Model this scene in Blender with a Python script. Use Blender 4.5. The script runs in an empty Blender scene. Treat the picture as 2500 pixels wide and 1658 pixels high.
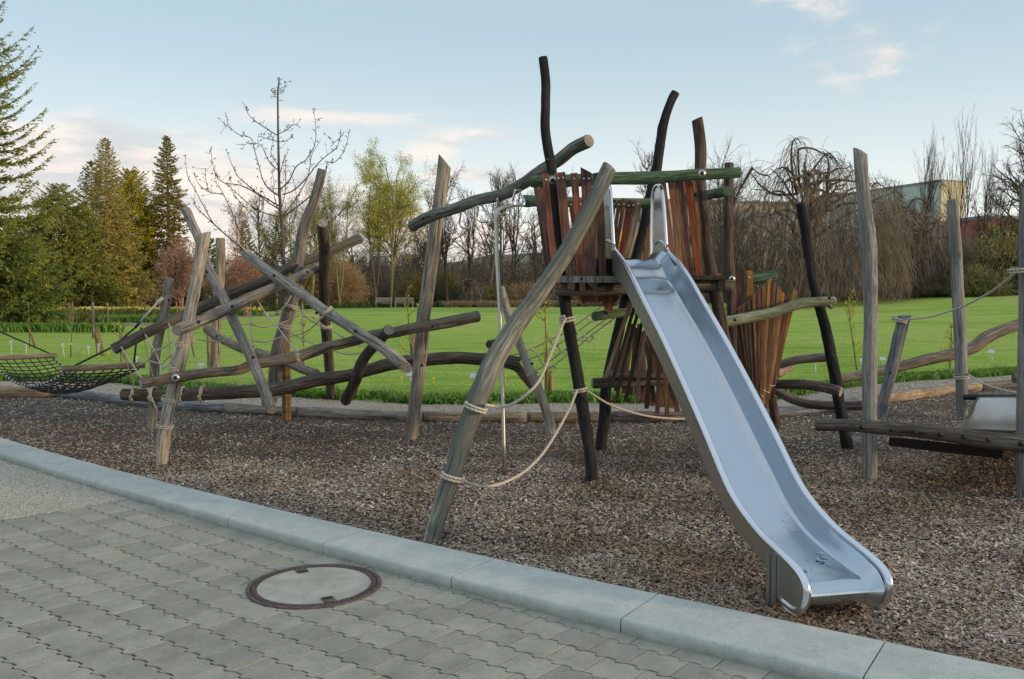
import bpy, math, random, colorsys
import numpy as np
from mathutils import Vector, Matrix, noise as mnoise
random.seed(11); rng = np.random.default_rng(11)
scene = bpy.context.scene
COL = scene.collection
# ------------------------------------------------------------------ camera, world, sun, exposure
F, YH, H = 2150.0, 708.0, 1.65
PITCH = math.atan((829 - YH) / F)
cam_d = bpy.data.cameras.new('camera'); cam = bpy.data.objects.new('camera', cam_d); COL.objects.link(cam)
cam.location = (0, 0, H); cam.rotation_euler = (math.pi / 2 - PITCH, 0, 0)
cam_d.sensor_width = 36; cam_d.lens = F / 2500 * 36; cam_d.clip_start = .05; cam_d.clip_end = 4000
scene.camera = cam
scene.view_settings.view_transform = 'Standard'; scene.view_settings.look = 'None'
scene.view_settings.gamma = 1; scene.view_settings.use_curve_mapping = False
scene.view_settings.exposure = 0.34
SUN_EL, SUN_AZ = math.radians(9), math.radians(112)      # azimuth clockwise from +Y (view direction)
sd = bpy.data.lights.new('sun', 'SUN'); sun = bpy.data.objects.new('sun', sd); COL.objects.link(sun)
sd.energy = 2.1; sd.angle = math.radians(5.0); sd.color = (1.0, .74, .46)
sdir = Vector((math.sin(SUN_AZ) * math.cos(SUN_EL), math.cos(SUN_AZ) * math.cos(SUN_EL), math.sin(SUN_EL)))
sun.rotation_euler = sdir.to_track_quat('Z', 'Y').to_euler(); sun.location = (40, -10, 20)

class X:                                                    # tiny expression helper for math nodes
    def __init__(s, nt, sock): s.nt, s.s = nt, sock
    def _m(s, op, *a, **k):
        n = s.nt.nodes.new('ShaderNodeMath'); n.operation = op; n.use_clamp = k.get('clamp', False)
        for i, v in enumerate((s,) + a):
            if isinstance(v, X): s.nt.links.new(v.s, n.inputs[i])
            else: n.inputs[i].default_value = v
        return X(s.nt, n.outputs[0])
    def __add__(s, o): return s._m('ADD', o)
    def __sub__(s, o): return s._m('SUBTRACT', o)
    def __mul__(s, o): return s._m('MULTIPLY', o)
    def __truediv__(s, o): return s._m('DIVIDE', o)
    def pow(s, o): return s._m('POWER', o)
    def max(s, o): return s._m('MAXIMUM', o)
    def min(s, o): return s._m('MINIMUM', o)
    def exp(s): return X.const(s.nt, math.e)._m('POWER', s)
    def clamp(s): return s._m('ADD', 0.0, clamp=True)
    def abs(s): return s._m('ABSOLUTE')
    @staticmethod
    def const(nt, v):
        n = nt.nodes.new('ShaderNodeValue'); n.outputs[0].default_value = v; return X(nt, n.outputs[0])
    def smooth(s, a, b):
        n = s.nt.nodes.new('ShaderNodeMapRange'); n.interpolation_type = 'SMOOTHSTEP'
        s.nt.links.new(s.s, n.inputs[0]); n.inputs[1].default_value = a; n.inputs[2].default_value = b
        return X(s.nt, n.outputs[0])
def mixc(nt, f, a, b, mode='MIX'):
    n = nt.nodes.new('ShaderNodeMix'); n.data_type = 'RGBA'; n.blend_type = mode
    for i, v in ((0, f), (6, a), (7, b)):
        if isinstance(v, X): nt.links.new(v.s, n.inputs[i])
        elif isinstance(v, bpy.types.NodeSocket): nt.links.new(v, n.inputs[i])
        else: n.inputs[i].default_value = v if i == 0 else (tuple(v) + (1,))[:4]
    return n.outputs[2]
def noise(nt, vec, scale, detail=4, rough=.55, dist=0, dim='3D'):
    n = nt.nodes.new('ShaderNodeTexNoise'); n.noise_dimensions = dim
    nt.links.new(vec, n.inputs['Vector']); n.inputs['Scale'].default_value = scale
    n.inputs['Detail'].default_value = detail; n.inputs['Roughness'].default_value = rough; n.inputs['Distortion'].default_value = dist
    return X(nt, n.outputs['Fac'])
def vmap(nt, vec, sc=(1, 1, 1), loc=(0, 0, 0)):
    n = nt.nodes.new('ShaderNodeMapping'); nt.links.new(vec, n.inputs[0])
    n.inputs['Scale'].default_value = sc; n.inputs['Location'].default_value = loc; return n.outputs[0]
def comb(nt, x, y, z):
    n = nt.nodes.new('ShaderNodeCombineXYZ')
    for i, v in enumerate((x, y, z)):
        if isinstance(v, X): nt.links.new(v.s, n.inputs[i])
        else: n.inputs[i].default_value = v
    return n.outputs[0]

world = bpy.data.worlds.new('World'); scene.world = world; world.use_nodes = True
nt = world.node_tree; nt.nodes.clear()
out = nt.nodes.new('ShaderNodeOutputWorld'); bg = nt.nodes.new('ShaderNodeBackground'); nt.links.new(bg.outputs[0], out.inputs[0])
sky = nt.nodes.new('ShaderNodeTexSky'); sky.sky_type = 'NISHITA'; sky.sun_disc = False
sky.sun_elevation = SUN_EL; sky.sun_rotation = SUN_AZ; sky.air_density = 1.0; sky.dust_density = .6; sky.ozone_density = 1.6
tc = nt.nodes.new('ShaderNodeTexCoord'); sp = nt.nodes.new('ShaderNodeSeparateXYZ'); nt.links.new(tc.outputs['Generated'], sp.inputs[0])
dx, dy, dz = (X(nt, sp.outputs[i]) for i in range(3))
el = dz.max(-.02)
# pale spring-evening veil over the clear sky: the haze that whitens the sky towards the horizon
veil = mixc(nt, el.smooth(-.02, .30), (7.3, 7.3, 6.9), (3.4, 4.4, 4.9))
veil = mixc(nt, el.smooth(.34, .80), veil, (4.6, 5.5, 6.2))
base = mixc(nt, 1.0, veil, mixc(nt, 1.0, sky.outputs[0], (.36, .34, .34), 'MULTIPLY'), 'ADD')
az = dx._m('ARCTAN2', dy)
def blob(a, e, wa, we):
    u = (az - a) / wa; v = (el - e) / we
    return (X.const(nt, 0) - (u * u + v * v)).exp()
plane = comb(nt, dx / (el + .09), dy / (el + .09), 0.0)
flat = comb(nt, az * 3.0, el * 15.0, 0.0)
n1 = noise(nt, vmap(nt, flat, (1, 1, 1)), 2.3, 7, .58, .3)
n2 = noise(nt, vmap(nt, plane, (1, 1, 1), (3, 1, 0)), 1.1, 6, .6)
n3 = noise(nt, comb(nt, az * 10.0, el * 18.0, 4.0), 1.7, 7, .6, .2)
streak = (blob(-.205, .187, .11, .012) + blob(-.03, .170, .075, .010) + blob(-.085, .152, .05, .013) + blob(-.40, .158, .10, .010)
          + blob(-.05, .128, .10, .008) + blob(.20, .128, .06, .006)).min(1.0)
low = (blob(-.50, .06, .15, .085) + blob(-.36, .06, .15, .080) + blob(-.24, .065, .10, .065) + blob(-.47, .125, .09, .035) + blob(-.10, .04, .12, .045) + blob(.1, .03, .3, .035)).min(1.0)
wisp = (blob(.37, .24, .085, .055) + blob(.30, .30, .05, .02) + blob(.14, .323, .11, .014)).min(1.0)
back = (dy * -1.0).smooth(.05, .5) * el.smooth(.5, .05)      # scattered clouds behind the viewer, as overhead
c1 = (n1 + streak * .34 - .58).smooth(0, .2) * streak
c2 = (n3 + low * .66 - .64).smooth(0, .30) * low._m('POWER', .5)
c3 = (n3 + wisp * .30 - .66).smooth(0, .26) * wisp
over = el.smooth(.55, .8); c4 = ((n2 + back * .2 - .62).smooth(0, .2) * back * .6).max((n2 - .50).smooth(0, .14) * over * .8)
shade = noise(nt, comb(nt, az * 6.0, el * 26.0, 9.0), 1.3, 5, .6).smooth(.36, .62)
ccol = mixc(nt, shade, (5.5, 5.6, 5.7), (8.6, 7.6, 6.8))
skyc = mixc(nt, (c1 * .75).max(c2 * .92).max(c3 * .75).max(c4).clamp(), base, ccol)
nt.links.new(skyc, bg.inputs[0]); bg.inputs[1].default_value = .1

# ------------------------------------------------------------------ photograph-calibrated geometry helpers
cp, sp_ = math.cos(PITCH), math.sin(PITCH)
def ray(px, py):
    a = (px - 1250) / F; b = (829 - py) / F
    return np.array([a, cp + b * sp_, -sp_ + b * cp])
def U(px, py, Y):
    r = ray(px, py); t = Y / r[1]; return np.array([r[0] * t, Y, H + r[2] * t])
def G(px, py, z=0.0):
    r = ray(px, py); t = (z - H) / r[2]; return np.array([r[0] * t, r[1] * t, z])
def ss(t): t = np.clip(t, 0, 1); return t * t * (3 - 2 * t)
def terr(x, y): return 1.37 * ss((x - 3) / 37) * ss((y - 18) / 42)

MATS = {}
def tag(o, label=None, cat=None, group=None, kind=None):
    if label: o['label'] = label
    if cat: o['category'] = cat
    if group: o['group'] = group
    if kind: o['kind'] = kind
    return o
def thing(name, label, cat, loc=(0, 0, 0), group=None):
    o = bpy.data.objects.new(name, None); COL.objects.link(o); o.location = tuple(loc); o.empty_display_size = .1
    return tag(o, label, cat, group)
def wloc(o):
    v = Vector(o.location)
    while o.parent: o = o.parent; v = v + Vector(o.location)
    return v
def mk(name, V, Fc, mat, parent=None, smooth=False, gc=None, mats=None, fm=None, origin=None):
    V = np.asarray(V, dtype=np.float64).reshape(-1, 3)
    if origin is None:
        origin = (V.min(0) + V.max(0)) / 2; 
        if parent is None: origin[2] = V[:, 2].min()
    V = V - origin
    me = bpy.data.meshes.new(name)
    if isinstance(Fc, np.ndarray):
        n, k = Fc.shape
        me.vertices.add(len(V)); me.vertices.foreach_set('co', V.ravel())
        me.loops.add(n * k); me.loops.foreach_set('vertex_index', Fc.ravel().astype(np.int32))
        me.polygons.add(n); me.polygons.foreach_set('loop_start', np.arange(0, n * k, k, dtype=np.int32))
        me.polygons.foreach_set('loop_total', np.full(n, k, dtype=np.int32)); me.update(calc_edges=True)
    else:
        me.from_pydata(V.tolist(), [], [list(map(int, f)) for f in Fc]); me.update()
    if gc is not None:
        a = me.attributes.new('gc', 'FLOAT_VECTOR', 'POINT'); a.data.foreach_set('vector', np.asarray(gc, dtype=np.float32).ravel())
    for m in (mats or [mat]): me.materials.append(m)
    if fm is not None: me.polygons.foreach_set('material_index', np.asarray(fm, dtype=np.int32))
    if smooth is True: me.polygons.foreach_set('use_smooth', np.ones(len(me.polygons), dtype=bool))
    elif smooth is not False: me.polygons.foreach_set('use_smooth', np.asarray(smooth, dtype=bool))
    o = bpy.data.objects.new(name, me); COL.objects.link(o)
    if parent is not None:
        o.parent = parent; o.location = Vector(origin) - wloc(parent)
    else: o.location = tuple(origin)
    return o
def cat_spline(P, n):
    P = np.asarray(P, float); m = len(P)
    if m == 2: return np.array([P[0] + (P[1] - P[0]) * t for t in np.linspace(0, 1, n + 1)])
    Q = np.vstack([2 * P[0] - P[1], P, 2 * P[-1] - P[-2]]); o = []
    for i in range(1, m):
        a, b, c, d = Q[i - 1], Q[i], Q[i + 1], Q[i + 2]
        for k in range(n):
            t = k / n
            o.append(.5 * (2 * b + (c - a) * t + (2 * a - 5 * b + 4 * c - d) * t * t + (3 * b - a - 3 * c + d) * t ** 3))
    o.append(P[-1]); return np.array(o)
def frames(P):
    T = np.gradient(P, axis=0); T /= np.linalg.norm(T, axis=1)[:, None] + 1e-12
    up = np.array([0, 0, 1.]) if abs(T[0][2]) < .9 else np.array([0, 1., 0])
    n = np.cross(up, T[0]); n /= np.linalg.norm(n); N = [n]
    for i in range(1, len(P)):
        n = N[-1] - T[i] * (N[-1] @ T[i]); n /= np.linalg.norm(n); N.append(n)
    N = np.array(N); return T, N, np.cross(T, N)
def tube(P, R, sides=8, rough=0.0, caps=True, seed=0.0, tip=(0, 0)):
    P = np.asarray(P, float); R = np.broadcast_to(np.asarray(R, float), (len(P),)).copy()
    T, N, B = frames(P); L = np.r_[0, np.cumsum(np.linalg.norm(np.diff(P, axis=0), axis=1))]
    V, gc, Fc = [], [], []
    kn = [(random.uniform(0, L[-1]), random.uniform(0, 6.28), random.uniform(.07, .20)) for _ in range(int(L[-1] * 2.2) + 1)] if rough > .055 else []
    for i in range(len(P)):
        for k in range(sides):
            a = 2 * math.pi * k / sides; r = R[i]
            if rough:
                q = Vector((math.cos(a) * 1.3 + seed, math.sin(a) * 1.3, L[i] * 3.2))
                r *= 1 + rough * (mnoise.noise(q) + .6 * mnoise.noise(q * 3.1))
            for kl, ka, kh in kn:
                da = abs((a - ka + math.pi) % (2 * math.pi) - math.pi) * r; q2 = (da * da + (L[i] - kl) ** 2) / .0016
                if q2 < 6: r *= 1 + kh * math.exp(-q2)
            off = 0.0
            if i == 0: off = tip[0] * math.cos(a) * r
            if i == len(P) - 1: off = tip[1] * math.cos(a) * r
            V.append(P[i] + N[i] * math.cos(a) * r + B[i] * math.sin(a) * r + T[i] * off)
            gc.append((math.cos(a) * r + seed * 3, math.sin(a) * r + seed, L[i]))
    for i in range(len(P) - 1):
        for k in range(sides):
            a = i * sides + k; b = i * sides + (k + 1) % sides
            Fc.append((a, b, b + sides, a + sides))
    ns = len(Fc)
    if caps:
        Fc.append(tuple(range(sides))[::-1]); Fc.append(tuple(range((len(P) - 1) * sides, len(P) * sides)))
    return V, Fc, gc, ns
class MB:
    def __init__(s): s.V, s.F, s.g = [], [], []
    def add(s, V, Fc, g=None):
        o = len(s.V); s.V += [tuple(v) for v in V]; s.F += [tuple(i + o for i in f) for f in Fc]
        s.g += list(g) if g is not None else [(v[0], v[1], v[2]) for v in V]; return s
    def tube(s, P, R, sides=6, **k): V, Fc, g, _ = tube(P, R, sides, **k); return s.add(V, Fc, g)
    def box(s, c, sx, sy, sz, M=None, taper=1.0):
        g = []; V = []
        for z in (-.5, .5):
            for x, y in ((-.5, -.5), (.5, -.5), (.5, .5), (-.5, .5)):
                k = taper if z > 0 else 1
                v = np.array([x * sx * k, y * sy * k, z * sz]); g.append(tuple(v)); V.append((M @ v if M is not None else v) + np.asarray(c))
        return s.add(V, [(3, 2, 1, 0), (4, 5, 6, 7), (0, 1, 5, 4), (1, 2, 6, 5), (2, 3, 7, 6), (3, 0, 4, 7)], g)
    def ball(s, c, r, n=6, sz=1.0):
        c = np.asarray(c); P = [c + np.array([0, 0, -r * sz * math.cos(math.pi * i / n)]) for i in range(n + 1)]
        V = []; Fc = []
        for i in range(n + 1):
            rr = r * math.sin(math.pi * i / n) + 1e-5
            for k in range(8): a = k * math.pi / 4; V.append(P[i] + np.array([math.cos(a) * rr, math.sin(a) * rr, 0]))
        for i in range(n):
            for k in range(8): a = i * 8 + k; b = i * 8 + (k + 1) % 8; Fc.append((a, b, b + 8, a + 8))
        return s.add(V, Fc)
    def build(s, name, mat, parent=None, smooth=True): return mk(name, s.V, s.F, mat, parent, smooth, gc=s.g)

# ------------------------------------------------------------------ materials
def newmat(name):
    m = bpy.data.materials.new(name); m.use_nodes = True; n = m.node_tree
    b = n.nodes['Principled BSDF']; return m, n, b
def bump(n, b, h, strength=.3, dist=.01):
    k = n.nodes.new('ShaderNodeBump'); k.inputs['Strength'].default_value = strength; k.inputs['Distance'].default_value = dist
    n.links.new(h.s, k.inputs['Height']); n.links.new(k.outputs[0], b.inputs['Normal'])
def gcvec(n):
    a = n.nodes.new('ShaderNodeAttribute'); a.attribute_name = 'gc'
    oi = n.nodes.new('ShaderNodeObjectInfo'); v = n.nodes.new('ShaderNodeVectorMath'); v.operation = 'ADD'
    n.links.new(a.outputs['Vector'], v.inputs[0])
    r = X(n, oi.outputs['Random']); n.links.new(comb(n, r * 7.0, r * 13.0, r * 31.0), v.inputs[1])
    return v.outputs[0], r
def wood(name, ca, cb, dark=(.03, .025, .02), moss=None, mosscol=(.05, .075, .035), crack=.5, var=.25, rough=.85):
    m, n, b = newmat(name); v, r = gcvec(n)
    g = noise(n, vmap(n, v, (60, 60, 3.0)), 1.0, 6, .65, .3)
    g2 = noise(n, vmap(n, v, (150, 150, 7)), 1.0, 5, .7)
    big = noise(n, vmap(n, v, (5, 5, 1.6)), 1.0, 4, .6)
    c = mixc(n, (g * .55 + g2 * .45).smooth(.42, .58), tuple(x * .74 for x in ca), tuple(x * .95 for x in cb))
    c = mixc(n, big.smooth(.42, .68) * .65, c, tuple(x * .5 for x in ca))
    cr = noise(n, vmap(n, v, (38, 38, .8), (5, 2, 1)), 1.0, 3, .5).smooth(.37, .32)
    c = mixc(n, (cr * (crack + .15)).clamp(), c, dark)
    ck = noise(n, vmap(n, v, (95, 95, 2.0), (1, 7, 3)), 1.0, 2, .5).smooth(.35, .30)
    c = mixc(n, (ck * (crack + .2)).clamp(), c, dark)
    if moss: c = mixc(n, (noise(n, vmap(n, v, (3, 3, 1.1), (9, 1, 2)), 1.0, 5, .6).smooth(.62 - moss * .4, .72 - moss * .4 + .1)) * .85, c, mosscol)
    hs = n.nodes.new('ShaderNodeHueSaturation'); n.links.new(c, hs.inputs['Color'])
    n.links.new((r * var * 2 + (1 - var)).s, hs.inputs['Value']); n.links.new(hs.outputs[0], b.inputs['Base Color'])
    b.inputs['Roughness'].default_value = rough; b.inputs['Specular IOR Level'].default_value = .25
    bump(n, b, g * .5 + g2 * .3 - cr * 1.2 - ck * .6, .8, .014); return m
def plainmat(name, col, rough=.6, metal=0, nscale=0, namp=.2, bumpd=0, spec=.5, coords='Object'):
    m, n, b = newmat(name); b.inputs['Roughness'].default_value = rough; b.inputs['Metallic'].default_value = metal
    b.inputs['Specular IOR Level'].default_value = spec
    if nscale:
        t = n.nodes.new('ShaderNodeTexCoord'); k = noise(n, t.outputs[coords], nscale, 6, .65)
        c = mixc(n, k.smooth(.3, .7), tuple(x * (1 - namp) for x in col), tuple(min(1, x * (1 + namp)) for x in col)); n.links.new(c, b.inputs['Base Color'])
        if bumpd: bump(n, b, k, .6, bumpd)
    else: b.inputs['Base Color'].default_value = tuple(col) + (1,)
    return m
def islandmat(name, cols, rough=.8, trans=0, var=.35, spec=.2, big=None):
    m, n, b = newmat(name); g = n.nodes.new('ShaderNodeNewGeometry'); r = X(n, g.outputs['Random Per Island'])
    cr = n.nodes.new('ShaderNodeValToRGB'); n.links.new(r.s, cr.inputs[0]); e = cr.color_ramp.elements
    while len(e) < len(cols): e.new(.5)
    for i, c in enumerate(cols): e[i].position = i / max(1, len(cols) - 1); e[i].color = tuple(c) + (1,)
    c = cr.outputs[0]
    if big:
        t = n.nodes.new('ShaderNodeTexCoord'); k = noise(n, t.outputs['Object'], big[0], 3, .6)
        c = mixc(n, k.smooth(.35, .65), c, big[1], big[2] if len(big) > 2 else 'MULTIPLY')
    n.links.new(c, b.inputs['Base Color'])
    b.inputs['Roughness'].default_value = rough; b.inputs['Specular IOR Level'].default_value = spec
    if trans:
        tr = n.nodes.new('ShaderNodeBsdfTranslucent'); mx = n.nodes.new('ShaderNodeMixShader'); mx.inputs[0].default_value = trans
        n.links.new(c, tr.inputs[0]); n.links.new(b.outputs[0], mx.inputs[1]); n.links.new(tr.outputs[0], mx.inputs[2])
        n.links.new(mx.outputs[0], n.nodes['Material Output'].inputs[0])
    return m
W_GREY = wood('weathered_grey_wood', (.21, .185, .155), (.40, .37, .33), moss=.12, mosscol=(.14, .15, .12))
W_LIGHT = wood('pale_weathered_wood', (.27, .235, .19), (.50, .455, .39), crack=.6)
W_WARM = wood('brown_weathered_wood', (.17, .13, .095), (.36, .30, .235), crack=.75)
W_OLD = wood('dark_weathered_wood', (.085, .07, .055), (.19, .165, .135), crack=.6)
W_BLACK = wood('tarred_post_wood', (.012, .013, .015), (.036, .037, .04), crack=.4, var=.15)
W_BROWN = wood('dark_brown_post_wood', (.055, .038, .028), (.15, .11, .085), crack=.4, var=.15)
W_ALGAE = wood('algae_stained_wood', (.13, .135, .115), (.32, .31, .265), moss=.42, mosscol=(.095, .105, .09), crack=.8)
W_GREEN = wood('mossy_green_wood', (.055, .105, .055), (.15, .22, .13), crack=.7, var=.15)
W_PGREEN = wood('pale_green_wood', (.17, .21, .12), (.42, .44, .31), moss=.25, mosscol=(.12, .19, .07), crack=.4, var=.1)
W_TAN = wood('tan_peeled_wood', (.27, .19, .12), (.47, .36, .25), crack=.4)
W_BLUE = wood('bluish_weathered_wood', (.13, .14, .155), (.27, .28, .29), crack=.4)
W_VIOL = wood('purplish_brown_wood', (.07, .05, .05), (.20, .155, .145), crack=.4)
W_POSTG = wood('smooth_grey_post_wood', (.20, .20, .195), (.33, .32, .30), crack=.3, moss=.2, mosscol=(.19, .18, .13))
W_DECK = wood('black_deck_wood', (.02, .02, .018), (.06, .055, .045))
W_GREYBOARD = wood('grey_board_wood', (.12, .12, .11), (.28, .27, .25))
PL = [wood('plank_' + k, a, b_, dark=(.02, .01, .008), crack=.05, var=.2, rough=.75) for k, a, b_ in (
    ('red', (.20, .075, .05), (.32, .13, .085)), ('red_brown', (.155, .075, .057), (.25, .125, .095)), ('dark_brown', (.095, .057, .046), (.165, .10, .08)),
    ('orange', (.30, .14, .045), (.50, .26, .09)), ('brown', (.20, .10, .05), (.36, .20, .10)), ('faded', (.16, .12, .09), (.30, .23, .17)), ('bright_red', (.24, .045, .018), (.42, .09, .035)))]
P_RED, P_RB, P_DK, P_OR, P_BR, P_FD, P_BRT = PL
def end_mat(name, a, b_):
    m, n, b = newmat(name); v, r = gcvec(n); at = n.nodes.new('ShaderNodeAttribute'); at.attribute_name = 'gc'
    k = noise(n, vmap(n, v, (60, 60, 1)), 1, 5, .7)
    n.links.new(mixc(n, k.smooth(.35, .65), a, b_), b.inputs['Base Color']); b.inputs['Roughness'].default_value = .9; bump(n, b, k, .6, .01); return m
END_G = end_mat('grey_end_grain', (.14, .125, .105), (.33, .30, .26)); END_GR = end_mat('green_end_grain', (.03, .08, .04), (.10, .18, .09))
END_D = end_mat('dark_end_grain', (.04, .03, .028), (.12, .095, .08))
def rope_mat(name, a, b_):
    m, n, b = newmat(name); v = n.nodes.new('ShaderNodeAttribute'); v.attribute_name = 'gc'
    w = n.nodes.new('ShaderNodeTexWave'); w.bands_direction = 'DIAGONAL'; w.inputs['Scale'].default_value = 22; n.links.new(v.outputs['Vector'], w.inputs[0])
    k = X(n, w.outputs['Fac']); k2 = noise(n, v.outputs['Vector'], 12, 5)
    n.links.new(mixc(n, (k * .5 + k2 * .5).smooth(.2, .8), a, b_), b.inputs['Base Color']); b.inputs['Roughness'].default_value = .9; bump(n, b, k, .6, .004); return m
ROPE = rope_mat('beige_rope', (.34, .29, .22), (.60, .54, .44)); ROPE_P = rope_mat('pale_rope', (.36, .32, .26), (.62, .57, .48))
ROPE_K = rope_mat('black_rope', (.012, .012, .013), (.035, .035, .037)); ROPE_D = rope_mat('grey_cable', (.22, .20, .165), (.40, .37, .32))
DARKM = plainmat('dark_bolt_metal', (.03, .03, .03), .45, .6); RINGM = plainmat('zinc_washer_metal', (.6, .6, .58), .35, .9)
WHITEP = plainmat('white_fastener', (.62, .62, .6), .5)
def steel(name, col, rough, br=60):
    m, n, b = newmat(name); v = n.nodes.new('ShaderNodeAttribute'); v.attribute_name = 'gc'
    k = noise(n, vmap(n, v.outputs['Vector'], (br, br, 1.5)), 1, 4, .6); k2 = noise(n, v.outputs['Vector'], 5, 4, .6)
    n.links.new(mixc(n, k.smooth(.3, .7), tuple(c * .93 for c in col), col), b.inputs['Base Color'])
    b.inputs['Metallic'].default_value = 1; n.links.new((k * .16 + k2 * .10 + (rough - .10)).s, b.inputs['Roughness'])
    bump(n, b, k * .2 + k2 * .8, .03, .002); return m
STEEL = steel('brushed_stainless_steel', (.50, .56, .62), .15); STEEL_T = steel('polished_tube_steel', (.70, .73, .78), .2)
STEEL_S = steel('dull_side_steel', (.42, .42, .39), .38); GALV = steel('grey_pole_steel', (.48, .47, .45), .35)

# ------------------------------------------------------------------ log builder
def log(name, pts, mat, parent, end=END_G, sides=14, rough=.07, tip=(0, 0), n=9, label=None, rscale=1.0):
    P = [U(p[0], p[1], p[2]) for p in pts]; R = []
    last = None
    for p in pts:
        hw = p[3] if len(p) > 3 else last; last = hw; R.append(hw * p[2] / F * rscale)
    seed = random.random() * 50
    Q = cat_spline(P, n); r = np.interp(np.linspace(0, len(P) - 1, len(Q)), range(len(P)), R)
    # slightly rounded ends
    T0 = Q[0] - Q[1]; T0 /= np.linalg.norm(T0); T1 = Q[-1] - Q[-2]; T1 /= np.linalg.norm(T1)
    Q = np.vstack([Q[0] + T0 * .006, Q[0] - T0 * .008, Q[1:-1], Q[-1] - T1 * .008, Q[-1] + T1 * .006]); r = np.r_[r[0] * .9, r[0], r[1:-1], r[-1], r[-1] * .9]
    if tip[1]: Q = np.delete(Q, -2, 0); r = np.delete(r, -2); r[-1] = r[-2]
    if tip[0]: Q = np.delete(Q, 1, 0); r = np.delete(r, 1); r[0] = r[1]
    V, Fc, gc, ns = tube(Q, r, sides, rough, True, seed, tip)
    fm = [0] * ns + [1] * (len(Fc) - ns); sm = [True] * ns + [False] * (len(Fc) - ns)
    o = mk(name, V, Fc, mat, parent, sm, gc=gc, mats=[mat, end], fm=fm)
    if label: o['label'] = label
    return o
def rope(name, pts, rad, mat, parent, n=5, sides=7, label=None, mb=None):
    P = cat_spline([U(*p) for p in pts], n); V, Fc, gc, _ = tube(P, rad, sides)
    if mb is not None: mb.add(V, Fc, gc); return mb
    o = mk(name, V, Fc, mat, parent, True, gc=gc)
    if label: o['label'] = label
    return o
def coils(c, axis, R, rad, turns, pitch, mb=None):
    axis = np.asarray(axis, float); axis /= np.linalg.norm(axis)
    a = np.cross(axis, [0, 0, 1.] if abs(axis[2]) < .9 else [0, 1., 0]); a /= np.linalg.norm(a); b = np.cross(axis, a)
    t = np.linspace(0, turns * 2 * math.pi, int(turns * 18) + 1)
    P = np.array([c + a * math.cos(x) * R + b * math.sin(x) * R + axis * pitch * (x / 2 / math.pi - turns / 2) for x in t])
    V, Fc, gc, _ = tube(P, rad, 6); (mb or (mb := MB())).add(V, Fc, gc); return mb
def lash(p0, p1, hw, rad, parent, turns=2, mat=None, t=.5):
    """rope wound round a log at the middle between two pixel points p=(px,py,Y) on its centreline"""
    A, B = U(*p0), U(*p1); c = A + (B - A) * t; R = hw * c[1] / F + rad * .8
    return coils(c, B - A, R, rad, turns, rad * 2.2).build('lashing', mat or ROPE, parent)
def bolt(px, py, Y, parent, r=.016, ring=False, face=(0, -1, 0)):
    c = U(px, py, Y); f = np.array(face, float); m = MB(); m.tube([c, c + f * .018], [r, r * .8], 10)
    o = m.build('bolt', DARKM, parent)
    if ring: MB().tube([c + f * .0, c + f * .008], [r * 1.75, r * 1.75], 14).build('washer', RINGM, parent)
    return o
def plank(name, top, bot, w0, w1, Y0, Y1, mat, parent, th=.024, cut=0.0, label=None, twist=0.0, screws=()):
    """board from top (px,py) at depth Y0 to bottom at depth Y1, widths in pixels"""
    A, B = U(top[0], top[1], Y0), U(bot[0], bot[1], Y1); n = 6; V = []; g = []; seed = random.random() * 40
    ax = (B - A) / np.linalg.norm(B - A); wd = np.array([math.cos(twist), math.sin(twist), 0]); wd = wd - ax * (wd @ ax); wd /= np.linalg.norm(wd); dp = np.cross(ax, wd)
    L = np.linalg.norm(B - A); bow = random.uniform(-.006, .006)
    for i in range(n + 1):
        t = i / n; c = A + (B - A) * t; w = ((w0 * Y0 * (1 - t) + w1 * Y1 * t) / F) / 2
        c = c + wd * bow * math.sin(t * math.pi) * 2 + wd * random.uniform(-.0012, .0012)
        for sx, sy in ((-1, -1), (1, -1), (1, 1), (-1, 1)):
            e = 0
            if i == 0: e = -abs(cut) * (1 if sx * cut > 0 else 0)
            if i == n: e = -cut * .8 * sx
            V.append(c + wd * sx * w + dp * sy * th / 2 + ax * e); g.append((sx * w + seed, sy * th / 2, t * L))
    Fc = [(3, 2, 1, 0), tuple(n * 4 + k for k in range(4))]
    for i in range(n):
        for k in range(4): Fc.append((i * 4 + k, i * 4 + (k + 1) % 4, i * 4 + 4 + (k + 1) % 4, i * 4 + 4 + k))
    o = mk(name, V, Fc, mat, parent, False, gc=g)
    if label: o['label'] = label
    for t, off in screws:
        c = A + (B - A) * t + wd * off * w0 * Y0 / F - np.array([0, th / 2, 0])
        MB().tube([c, c - np.array([0, .004, 0])], [.009, .009], 8).build('screw', RINGM, o)
    return o

# ------------------------------------------------------------------ ground surfaces
KC, KR = np.array([40.733, 62.554]), 70.347
def kang(x, y): return math.atan2(y - KC[1], x - KC[0])
def kpt(th, r): return np.array([KC[0] + r * math.cos(th), KC[1] + r * math.sin(th)])
PZ = -.05
t_ = plainmat('far_soil', (.10, .105, .05), .95, 0, .35, .5)
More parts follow.
